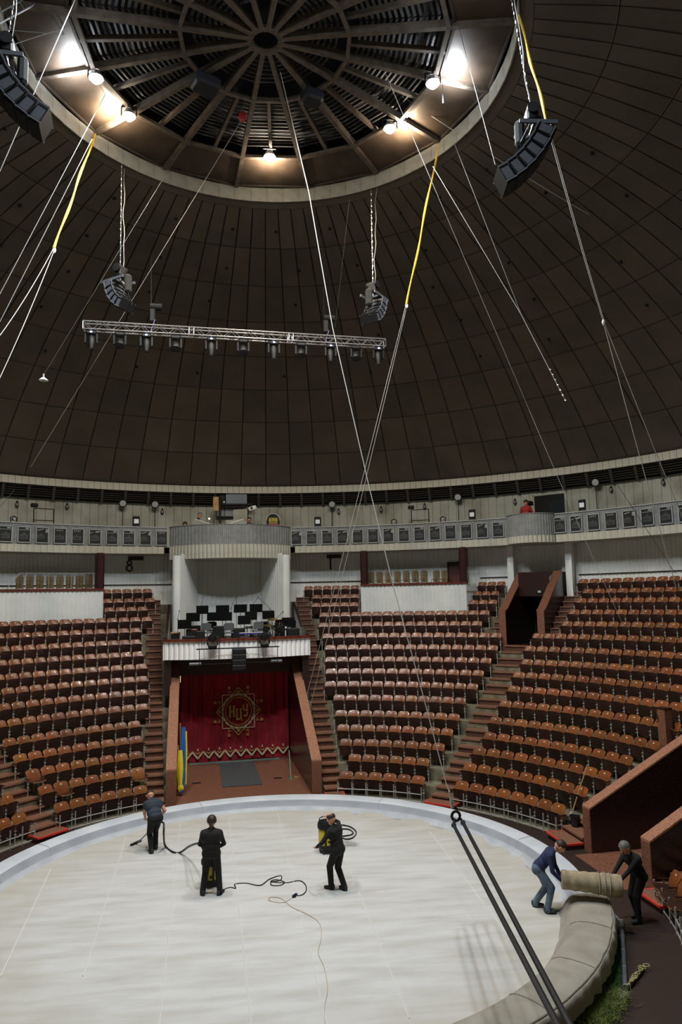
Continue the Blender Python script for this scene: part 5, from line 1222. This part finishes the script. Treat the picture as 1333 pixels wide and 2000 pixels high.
# ladder truss in the upper left corner of the lantern
t = thing('ladder_truss', 'pale ladder-like truss in the upper left corner', 'truss'); A, B = D(-12, 30, 17), D(85, -22, 18); A2, B2 = D(-12, 52, 17), D(105, -12, 18)
m = MB(); m.tube([A, B], .025, 6); m.build('rail', M_ALU, t); m = MB(); m.tube([A2, B2], .025, 6); m.build('rail', M_ALU, t)
for k in range(7): q = k/6; m = MB(); m.tube([A.lerp(B, q), A2.lerp(B2, q)], .016, 5); m.build('rung', M_ALU, t)
# lamp brackets and speakers on the lantern ribs
for x, y, lb, s in ((402, 165, 'left', 1), (610, 190, 'right', .8)):
    p = at_z(x, y, 21.4); t = thing('lantern_speaker', 'dark boxy spotlight fixed under the lantern ribs, %s of the hub' % lb, 'spotlight', p, .5*s); m = MB(); m.rbox((0, 0, 0), (.75*s, .6*s, .35), .08); m.build('housing', mat('lantern_box', S(30, 34, 44), .6), t); m = MB(); m.bar((0, 0, .15), (0, 0, .45), .08); m.build('hanger', M_BLACK, t)

# ================================================================== RIGHT FOREGROUND
gz = GND
def grass(label, spots, mt, nbl, spread, h):
    m = MB(); random.seed(21)
    for _ in range(nbl):
        k = random.random()*(len(spots)-1); i = int(k); p = Vector(spots[i]).lerp(Vector(spots[i+1]), k-i)+Vector((random.gauss(0, spread), random.gauss(0, spread), 0))
        q = Vector((random.uniform(-1, 1), random.uniform(-1, 1), random.uniform(.2, 1.2))).normalized()*h*random.uniform(.5, 1.2); w = q.orthogonal().normalized()*.006
        z0 = random.uniform(0, h*.8); m.add([(p.x-w.x, p.y-w.y, gz+z0), (p.x+w.x, p.y+w.y, gz+z0), (p.x+q.x, p.y+q.y, max(gz+.01, gz+z0+q.z))], [(0, 1, 2)])
    return m.build('artificial_grass', mt, label=label, cat='grass', kind='stuff')
g1 = [at_z(1190, 1800, gz), at_z(1197, 1850, gz), at_z(1200, 1900, gz), at_z(1195, 1940, gz)]
grass('dark green artificial grass strip between the barrier cover and the pipe', g1, M_GRASS, 7000, .065, .11)
grass('yellow-green grass bundle at the bottom beside the short pipes', [at_z(1205, 1950, gz), at_z(1180, 1985, gz), at_z(1150, 2010, gz)], M_GRASY, 5000, .12, .16)
def pipe(label, a, b, r, z):
    A, B = at_z(*a, z), at_z(*b, z); t = thing('metal_pipe', label, 'pipe', group='grey pipes lying on the walkway')
    m = MB(); m.tube([A, B], r, 14); m.build('tube', M_GALV, t, smooth=True)
    for k in (.0, .27, .5, .75, 1.0): m = MB(); c = A.lerp(B, k); d = (B-A).normalized()*.012; m.tube([c-d, c+d], r*1.12, 14); m.build('band', M_STEEL, t)
pipe('long grey pipe lying on the walkway beside the grass', (1215, 1800), (1222, 1928), .045, gz+.05)
pipe('thin dark pipe end leading to the long grey pipe', (1188, 1772), (1213, 1800), .025, gz+.03)
pipe('short grey pipe beside the grass bundle, left one', (1212, 1938), (1188, 1965), .05, gz+.06)
pipe('short grey pipe beside the grass bundle, right one', (1222, 1944), (1194, 1972), .055, gz+.06)
A, B = at_z(1228, 1928, gz+.05), at_z(1258, 1890, gz+.05); t = thing('rope_bundle', 'stick wrapped in straw-coloured rope on the walkway', 'rope')
m = MB(); m.tube([A, B], .025, 7); m.build('stick', M_LOUV, t)
random.seed(9); m = MB(); d = (B-A); n_ = 60; 
m.tube([A+d*(i/n_)+Vector((.05*sin(i*1.3)+random.uniform(-.02, .02), .04*cos(i*1.1), .02+.03*abs(sin(i*.7)))) for i in range(n_+1)], .009, 5); m.build('rope_coil', M_ROPEY, t)
m = MB(); m.tube([B+Vector((.06*cos(2*pi*i/16)+.06, .05*sin(2*pi*i/16), .04)) for i in range(16)], .009, 5); m.build('rope_loop', M_ROPEY, t)
# broom and bucket beside the right block
p = pol(9.42, 69.3, .105); t = thing('bucket', 'black bucket at the end of the first row on the right', 'bucket', p); m = MB(); m.lathe([(.005, .01), (.11, .01), (.15, .3), (.158, .3), (.158, .28)], 18); m.build('pail', M_BUCK, t, smooth=True); m = MB(); m.tube([(.155*cos(pi*i/12), .04, .3+.1*sin(pi*i/12)) for i in range(13)], .006, 4); m.build('handle', M_STEEL, t)
A = at_z(1113, 1603, .15); B = A+(at_d(1148, 1494, (A-CAM_POS).dot(_fw)+.5)-A); t = thing('broom', 'long wooden broom handle leaning on the seats on the right', 'broom')
m = MB(); m.tube([A, B], .018, 7); m.build('handle', M_WOODB, t); m = MB(); m.rbox(A+Vector((0, 0, .0)), (.24, .07, .09), .02); m.build('brush_head', M_LOUV, t)
t = thing('wood_post', 'upright brown wooden box post among the right seats', 'post', pol(12.75, 72.0, 2.0), -RAD(72.0)); m = MB(); m.box((0, 0, .62), (.3, .3, 1.25)); m.build('post_body', M_GRAN, t); m = MB(); m.box((0, 0, 1.26), (.33, .33, .04)); m.build('cap', M_GRAND, t); m = MB(); m.tube([(-.17+.06*cos(2*pi*i/14), -.16, .95+.12*sin(2*pi*i/14)) for i in range(15)], .012, 5); m.build('rope_loop', M_BLACK, t)
# ================================================================== PEOPLE
def ik(a, b, l1, l2, pole):
    a, b = Vector(a), Vector(b); d = b-a; L = min(d.length, (l1+l2)*.999); d.normalize(); b = a+d*L
    x = (l1*l1-l2*l2+L*L)/(2*L); h = sqrt(max(0, l1*l1-x*x)); p = Vector(pole); p = (p-d*p.dot(d)); p.normalize(); return a+d*x+p*h, b
def person(label, base, face, lean=0.0, hip=.93, feet=((-.11, 0), (.11, 0)), hands=((-.25, .1, .88), (.25, .1, .88)), knee=(0, 1, 0), elbow=((-.5, -1, -.3), (.5, -1, -.3)), head=0.0, turn=0.0,
           mats=None, hair='short', hmat=None, sleeves=True, side=0.0, voxel=.0105, curl=.6, toes=(0, 0), build=1.0, hipy=0.0, pony=False, wide=1.0, footz=(0, 0)):
    t = thing('person', label, 'person', base, -RAD(face))
    Z = []      # (p0, p1, r0, r1, zone)
    up = Vector((sin(side), sin(lean), cos(lean))).normalized(); rt = Vector((1, 0, 0)); rt = (rt-up*rt.dot(up)).normalized(); fw = up.cross(rt)
    pel = Vector((0, hipy, hip)); b_ = build
    H = [pel+Vector((s*.095, 0, 0)) for s in (-1, 1)]
    wai = pel+up*.16; che = pel+up*.35; sho = pel+up*.475; nek = pel+up*.56
    hd_up = (up*cos(head)+fw*sin(head)).normalized()
    hd_up = Vector((hd_up.x*.6, hd_up.y*.75, hd_up.z)).normalized(); hc = nek+hd_up*.15+fw*.02
    hf = rt.cross(hd_up)*-1; hf = hd_up.cross(rt); hf = hf if hf.dot(fw) > 0 else -hf
    q = Matrix.Rotation(turn, 3, hd_up); hf = q @ hf; hr = hf.cross(hd_up)
    Z += [(H[0]*.9+pel*.1, H[1]*.9+pel*.1, .125*b_, .125*b_, 'pants'), (pel-rt*.05+up*.06, pel+rt*.05+up*.06, .13*b_, .13*b_, 'shirt')]
    Z += [(wai-rt*.06, wai+rt*.06, .118*b_*wide, .118*b_*wide, 'shirt'), (che-rt*.095, che+rt*.095, .122*b_*wide, .122*b_*wide, 'shirt'), (che+up*.06-rt*.12-fw*.02, che+up*.06+rt*.12-fw*.02, .105*b_*wide, .105*b_*wide, 'shirt'), (sho-rt*.14, sho+rt*.14, .07, .07, 'shirt'), (nek-up*.03-rt*.02, sho-rt*.17-up*.01, .055, .06, 'shirt'), (nek-up*.03+rt*.02, sho+rt*.17-up*.01, .055, .06, 'shirt'),
          (wai, che, .12*b_, .13*b_, 'shirt'), (sho, nek, .075, .058, 'shirt'), (nek-up*.02, hc-hd_up*.06, .056, .055, 'skin')]
    Z += [(hc-hd_up*.005-hf*.025, hc+hd_up*.025-hf*.012, .104, .106, 'skin'), (hc-hd_up*.06+hf*.02, hc-hd_up*.085+hf*.045, .072, .05, 'skin'), (hc+hf*.03, hc+hd_up*.01+hf*.03, .082, .082, 'skin'),
          (hc+hf*.105+hd_up*.012, hc+hf*.122-hd_up*.022, .013, .018, 'skin'), (hc-hr*.098-hd_up*.02, hc-hr*.1+hd_up*.02, .02, .024, 'skin'), (hc+hr*.098-hd_up*.02, hc+hr*.1+hd_up*.02, .02, .024, 'skin')]
    for i, s in enumerate((-1, 1)):
        fx, fy = feet[i]; fz = footz[i]; ank = Vector((fx, fy, .1+fz)); kn, ank = ik(H[i], ank, .44, .43, knee)
        Z += [(H[i], kn, .104*b_, .082, 'pants'), (kn, ank, .08, .068, 'pants'), (ank, ank-Vector((0, 0, .035)), .068, .072, 'pants')]
        a = toes[i]; td = Vector((sin(a), cos(a), 0)); heel = Vector((ank.x, ank.y, .045+fz))-td*.05
        Z += [(heel, heel+td*.1+Vector((0, 0, -.002)), .044, .046, 'shoe'), (heel+td*.1, heel+td*.2, .046, .038, 'shoe'), (heel+Vector((0, 0, .04)), heel+td*.08+Vector((0, 0, .03)), .045, .04, 'shoe')]
        S0 = sho+rt*s*.19-up*.03; hand = Vector(hands[i]); el, wr = ik(S0, hand, .30, .26, elbow[i])
        Z += [(S0, S0.lerp(el, .45), .073*b_, .062, 'shirt'), (S0.lerp(el, .45), el, .06, .05, 'shirt' if sleeves else 'skin'), (el, wr, .05 if sleeves else .044, .04 if sleeves else .031, 'shirt' if sleeves else 'skin')]
        d = (wr-el).normalized(); gx = d.cross(Vector((0, 0, 1)) if abs(d.z) < .9 else Vector((0, 1, 0))).normalized(); gn = d.cross(gx)
        if gn.dot(Vector((-s, .4, 0))) < 0: gn = -gn; 
        Z += [(wr-d*.01, wr+d*.02, .03, .03, 'skin'), (wr+d*.03-gx*.02, wr+d*.08-gx*.024, .02, .018, 'skin'), (wr+d*.03+gx*.02, wr+d*.08+gx*.024, .02, .018, 'skin')]
        for k, ln in enumerate((.066, .078, .074, .058)):
            p0 = wr+d*.085+gx*(-.03+.02*k); d1 = (d*cos(curl*.6)+gn*sin(curl*.6)); p1 = p0+d1*ln*.55; d2 = (d*cos(curl*1.7)+gn*sin(curl*1.7)); Z += [(p0, p1, .0115, .0105, 'skin'), (p1, p1+d2*ln*.5, .0105, .0095, 'skin')]
        p0 = wr+d*.03+gx*-.03; p1 = p0+(d*.5-gx*.6+gn*.5).normalized()*.04; Z += [(p0, p1, .014, .013, 'skin'), (p1, p1+(d*.8+gn*.5).normalized()*.035, .012, .011, 'skin')]
    m = MB()
    for p0, p1, r0, r1, zn in Z:
        p0, p1 = Vector(p0), Vector(p1); k = 5; d = p1-p0; L = d.length
        if L < 1e-5: m.ball(p0, r0, 12, 8); continue
        d.normalize(); pts = []; rr = []
        for j in range(k+1): a = pi/2*(1-j/k); pts.append(p0-d*r0*sin(a)); rr.append(max(.0006, r0*cos(a)))
        for j in range(k+1): a = pi/2*j/k; pts.append(p1+d*r1*sin(a)); rr.append(max(.0006, r1*cos(a)))
        m.tube(pts, rr, 12)
    me = m.mesh('body_raw', M_SKIN); o = bpy.data.objects.new('body_raw', me); COL.objects.link(o)
    md = o.modifiers.new('remesh', 'REMESH'); md.mode = 'VOXEL'; md.voxel_size = voxel
    s_ = o.modifiers.new('smooth', 'SMOOTH'); s_.factor = .5; s_.iterations = 4
    dg = bpy.context.evaluated_depsgraph_get(); dg.update(); me2 = bpy.data.meshes.new_from_object(o.evaluated_get(dg)); bpy.data.objects.remove(o); me2.name = 'body'
    import numpy as np
    n = len(me2.polygons); C_ = np.empty(n*3); me2.polygons.foreach_get('center', C_); C_ = C_.reshape(-1, 3)
    zn = ['skin', 'shirt', 'pants', 'shoe']; best = np.full(n, 1e9); idx = np.zeros(n, int)
    for p0, p1, r0, r1, z in Z:
        p0, p1 = np.array(p0), np.array(p1); d = p1-p0; L2 = max(1e-9, d@d); tt = np.clip(((C_-p0)@d)/L2, 0, 1); ds = np.linalg.norm(C_-p0-tt[:, None]*d, axis=1)-(r0+(r1-r0)*tt)
        k = ds < best; best[k] = ds[k]; idx[k] = zn.index(z)
    mats = mats or {}
    me2.materials.clear()
    for z in zn: me2.materials.append(mats.get(z, {'skin': M_SKIN, 'shirt': M_BLKC, 'pants': M_BLKC, 'shoe': M_SHOE}[z]))
    me2.polygons.foreach_set('material_index', idx.astype(int)); me2.polygons.foreach_set('use_smooth', [True]*n); me2.update()
    body = obj('body', me2, t)
    # hair: a cap over the skull
    if hair:
        B = Matrix((hr, hf, hd_up)).transposed(); hm = MB()
        low = {'short': -.3, 'bald': -.35, 'long': -.5}[hair]
        def hfn(u, v):
            a = 2*pi*u; e0 = low+(1.0 if hair != 'bald' else .3)*.85*max(0, sin(a)+.15)**.8      # hairline rises over the face
            e1 = pi/2 if hair != 'bald' else .62
            e = e0+(e1-e0)*v
            if hair == 'bald': e = low+.95*max(0, sin(a))*0+(e1-low)*v
            w = .0 if v == 0 else 1
            p = Vector((.115*cos(e)*cos(a), .128*cos(e)*sin(a)-.012, .124*sin(e)+.022))
            p = Vector((0, 0, .02))+(p-Vector((0, 0, .02)))*(1-.07*(2*v-1)**2 if hair == 'bald' else 1)
            if hair == 'bald' and sin(a) > .25: p *= .86
            return hc+B @ p
        hm.grid(28, 9, hfn); hm.build('hair', hmat or M_HAIRD, t, smooth=True)
        if pony:
            pts = [hc-hf*.1-hd_up*.02, hc-hf*.135-hd_up*.07, hc-hf*.13-hd_up*.16, hc-hf*.125-hd_up*.25]; hm = MB(); hm.tube(pts, [.03, .034, .03, .012], 8); hm.build('ponytail', hmat or M_HAIRD, t, smooth=True)
    em = MB()
    for s in (-1, 1): em.ball(hc+hr*s*.034+hf*.099+hd_up*.012, (.012, .012, .008), 8, 5)
    em.build('eyes', M_BLKM, t)
    return t, hc, (rt, fw, up)

BL_ = {'shirt': M_BLKC, 'pants': M_BLKC}
person('man in a slate t-shirt bending to vacuum at the left of the ring', at_z(300, 1663, 0), -28, lean=.62, hip=.9, hipy=-.12, feet=((-.1, -.12), (.1, .12)), hands=((-.1, .42, .8), (.17, .12, .82)), elbow=((-.6, -.6, -.2), (1, -.5, .2)), head=.5, mats={'shirt': M_TSH, 'pants': M_BLKC}, sleeves=False, hair='bald', hmat=M_HAIRD, build=1.12, wide=1.12)
person('man with a ponytail standing with his back turned, in dark jacket', at_z(413, 1748, 0), 4, lean=.04, hip=.94, feet=((-.2, 0), (.2, -.02)), hands=((-.12, .24, .98), (.12, .24, .98)), elbow=((-1, -.4, -.2), (1, -.4, -.2)), head=.1, mats={'shirt': M_BRNC, 'pants': M_BLKC}, hair='long', hmat=M_HAIRD, pony=True, toes=(-.35, .45), build=1.14, wide=1.18)
person('balding man in black beside the yellow vacuum cleaner', at_z(660, 1739, 0), -48, lean=.22, hip=.92, hipy=-.03, feet=((-.04, .16), (.08, -.14)), hands=((-.3, .36, 1.0), (.26, .42, 1.52)), elbow=((-1, -.2, -.5), (1, -.3, -.4)), head=.35, mats=BL_, hair='bald', hmat=M_HAIRD, toes=(-.3, .2), build=1.04)
person('man in a navy sweater and jeans bending to lift the canvas roll', Vector((6.0, -1.72, .015)), 116, lean=.72, hip=.86, hipy=-.2, feet=((.02, .0), (-.06, -.28)) if False else ((-.12, -.3), (.14, -.02)), hands=((-.02, .27, .74), (.2, .3, .72)), elbow=((-.5, -.2, -.6), (.5, -.4, -.6)), head=.35, mats={'shirt': M_NAVY, 'pants': M_JEAN}, hair='short', hmat=M_HAIRD, toes=(0, .1), build=1.06)
person('grey-haired man in black holding the other end of the canvas roll', Vector((7.86, -1.98, GND)), -105, lean=.42, hip=.92, hipy=-.12, feet=((-.12, .08), (.12, -.12)), hands=((-.05, .5, .86), (.2, .5, .84)), elbow=((-.5, -.5, -.6), (.6, -.4, -.5)), head=.45, mats=BL_, hair='short', hmat=M_HAIRG, build=1.06)
# people on the balcony
p = P2(386, 1000, 19.0); person('man in a dark blue shirt standing at the left of the wide pod', Vector((p.x, p.y, 9.52)), 80, lean=.1, mats={'shirt': M_TSH, 'pants': M_BLKC}, hair='short', hmat=M_HAIRG, voxel=.018, head=.4)
p = P2(487, 1012, 18.6); person('dark-haired woman seated behind the right control desk', Vector((p.x, p.y, 9.22)), 175, lean=.1, mats={'shirt': M_BLKC, 'pants': M_BLKC}, hair='long', hmat=M_HAIRD, voxel=.018, head=.2)
p = P2(362, 1027, 18.3); person('person behind the wide pod rail with only dark hair showing', Vector((p.x, p.y, 8.97)), 175, lean=.2, mats={'shirt': M_BLKC, 'pants': M_BLKC}, hair='long', hmat=M_HAIRD, voxel=.02, head=.4)
p = at_r(1027, 990, 18.9); person('person in a red shirt with back turned in the small pod', Vector((p.x, p.y, 9.5)), 45, lean=.1, mats={'shirt': M_REDC, 'pants': M_BLKC}, hair='short', hmat=M_HAIRD, voxel=.018, hands=((-.2, .3, 1.2), (.2, .3, 1.2)), build=1.1, wide=1.1)
p = at_r(1036, 983, 19.6); t = thing('video_camera', 'black camera on a stand in front of the person in red', 'camera', (p.x, p.y, 9.5), -.7); z = p.z-9.5
m = MB(); m.rbox((0, 0, z), (.2, .4, .2), .03); m.build('body', M_BLACK, t); m = MB(); m.cyl((0, -.2, z), (0, -.34, z), .07, .08, 10); m.build('lens', M_BLACK, t); m = MB(); m.tube([(0, 0, 0), (0, 0, z-.1)], .03, 6); m.build('stand', M_BLACK, t)

# ================================================================== VACUUM CLEANERS, HOSES, CORDS
def vacuum(label, p, rz, h=.86):
    t = thing('vacuum_cleaner', label, 'vacuum cleaner', p, rz, group='yellow and black vacuum cleaners'); s = h/.86
    m = MB(); m.lathe([(.01, .1*s), (.2, .1*s), (.215, .14*s), (.215, .2*s)], 20); m.build('base', M_BLKP, t, smooth=True)
    m = MB(); m.lathe([(.205, .2*s), (.21, .22*s), (.21, .56*s), (.2, .58*s)], 20); m.build('drum', M_VYEL, t, smooth=True)
    m = MB(); m.lathe([(.2, .57*s), (.235, .6*s), (.235, .7*s), (.2, .76*s), (.01, .78*s)], 20); m.build('motor_head', M_BLKP, t, smooth=True)
    m = MB(); m.tube([(-.19, 0, .72*s), (-.19, 0, .84*s), (-.12, 0, .87*s), (.12, 0, .87*s), (.19, 0, .84*s), (.19, 0, .72*s)], .016, 6); m.build('carry_handle', M_BLKP, t)
    for k in range(4):
        a = pi/4+pi/2*k; m = MB(); m.cyl((.19*cos(a)-.012, .19*sin(a), .05), (.19*cos(a)+.012, .19*sin(a), .05), .05, .05, 10); m.bar((.19*cos(a), .19*sin(a), .05), (.17*cos(a), .17*sin(a), .14), .03); m.build('castor', M_BLKP, t)
    for x in (-.1, .06): m = MB(); m.box((x, -.212, .4*s), (.05, .03, .4*s)); m.build('clamp_strip', M_BLKP, t)
    m = MB(); m.box((.02, -.18, .8*s), (.1, .06, .02)); m.build('switch_plate', M_REDP, t)
    m = MB(); m.cyl((.0, -.2, .3*s), (.0, -.27, .3*s), .03, .03, 8); m.build('hose_socket', M_BLKP, t)
    return t
v3 = at_z(638, 1664, .012); vacuum('yellow and black vacuum cleaner beside the balding man', v3, .3, .92)
v2 = at_z(412, 1728, .012); vacuum('yellow vacuum cleaner mostly hidden behind the man with the ponytail', v2, .1, .72)
def curve_tube(name, label, cps, r, mt, cat, sub=8, parts=None, group=None):
    P = [Vector(c) for c in cps]; out = []
    for i in range(len(P)-1):
        p0, p1, p2, p3 = P[max(i-1, 0)], P[i], P[i+1], P[min(i+2, len(P)-1)]
        for j in range(sub):
            u = j/sub; out.append(.5*((2*p1)+(p2-p0)*u+(2*p0-5*p1+4*p2-p3)*u*u+(-p0+3*p1-3*p2+p3)*u**3))
    out.append(P[-1]); m = MB(); m.tube(out, r, 8); return m.build(name, mt, smooth=True, label=label, cat=cat, group=group)
# hose from the left man's hands over the floor to the vacuum
hb = at_z(300, 1663, 0); dd = (hb-CAM_POS).dot(_fw)
curve_tube('vacuum_hose', 'black vacuum hose curving from the left man to the hidden vacuum', [at_d(312, 1606, dd-.05), at_d(320, 1608, dd-.1), at_d(320, 1630, dd-.25), at_z(323, 1652, .06), at_z(338, 1664, .04), at_z(352, 1665, .04), at_d(372, 1652, (at_z(372, 1664, .0)-CAM_POS).dot(_fw)-.8), at_d(392, 1650, (v2-CAM_POS).dot(_fw)+.1), v2+Vector((-.1, .2, .45))], .028, M_HOSE, 'hose')
t = thing('vacuum_wand', 'dark vacuum wand with a wide floor brush held by the left man', 'vacuum wand')
A, B = at_d(310, 1606, dd+.25), at_z(268, 1647, .05); m = MB(); m.tube([A, B], .016, 7); m.build('tube', M_GALV, t)
C1, C2 = at_z(256, 1651, .03), at_z(275, 1642, .03); m = MB(); m.bar(C1, C2, .07, .05); m.build('brush_head', M_BLKP, t)
m = MB(); m.bar((C1+C2)/2, B+Vector((0, 0, .03)), .04, .04); m.build('swivel', M_BLKP, t)
q = v3
curve_tube('vacuum_hose', 'coiled black hose looping behind the balding man', [q+Vector((.1, -.1, .72)), at_d(672, 1612, 20.2), at_d(688, 1617, 20.0), at_d(696, 1626, 19.9), at_d(690, 1636, 19.8), at_d(676, 1639, 19.9), at_d(662, 1632, 20.1), at_d(668, 1620, 20.2), at_d(684, 1621, 20.0), at_d(690, 1628, 19.9), at_d(680, 1632, 19.9), q+Vector((.15, -.1, .4))], .022, M_HOSE, 'hose')
Z0 = .018
pc = lambda x, y: at_z(x, y, Z0)
curve_tube('power_cord', 'thin dark cord from the hidden vacuum looping over the canvas', [pc(436, 1738), pc(450, 1733), pc(461, 1735), pc(459, 1727), pc(480, 1725), pc(508, 1729), pc(525, 1718), pc(540, 1712), pc(550, 1711), pc(548, 1719), pc(530, 1723), pc(532, 1729), pc(548, 1729), pc(556, 1723), pc(540, 1718), pc(530, 1722), pc(560, 1724), pc(585, 1720), pc(597, 1728), pc(598, 1740), pc(590, 1748), pc(578, 1750)], .012, M_HOSE, 'cord')
curve_tube('extension_cord', 'thin pale cord trailing down the canvas to the bottom edge', [pc(573, 1752), pc(556, 1762), pc(540, 1762), pc(525, 1757), pc(530, 1752), pc(550, 1755), pc(570, 1771), pc(600, 1785), pc(624, 1803), pc(628, 1830), pc(622, 1860), pc(634, 1890), pc(640, 1930), pc(634, 1970), pc(636, 2020)], .007, mat('cord_tan', S(196, 178, 158), .6), 'cord')
t = thing('cord_plug', 'blue and black plug joint on the canvas', 'plug', pc(576, 1751), .9); m = MB(); m.rbox((0, 0, .02), (.16, .07, .06), .02); m.build('plug_body', M_BLKP, t); m = MB(); m.rbox((.06, 0, .022), (.06, .075, .065), .02); m.build('plug_ring', M_FBLUE, t)
# ---- quality/speed of light transport
SC.cycles.max_bounces = 6; SC.cycles.diffuse_bounces = 4; SC.cycles.glossy_bounces = 2; SC.cycles.transmission_bounces = 2; SC.cycles.transparent_max_bounces = 4
SC.cycles.adaptive_threshold = .02; SC.cycles.caustics_reflective = False; SC.cycles.caustics_refractive = False
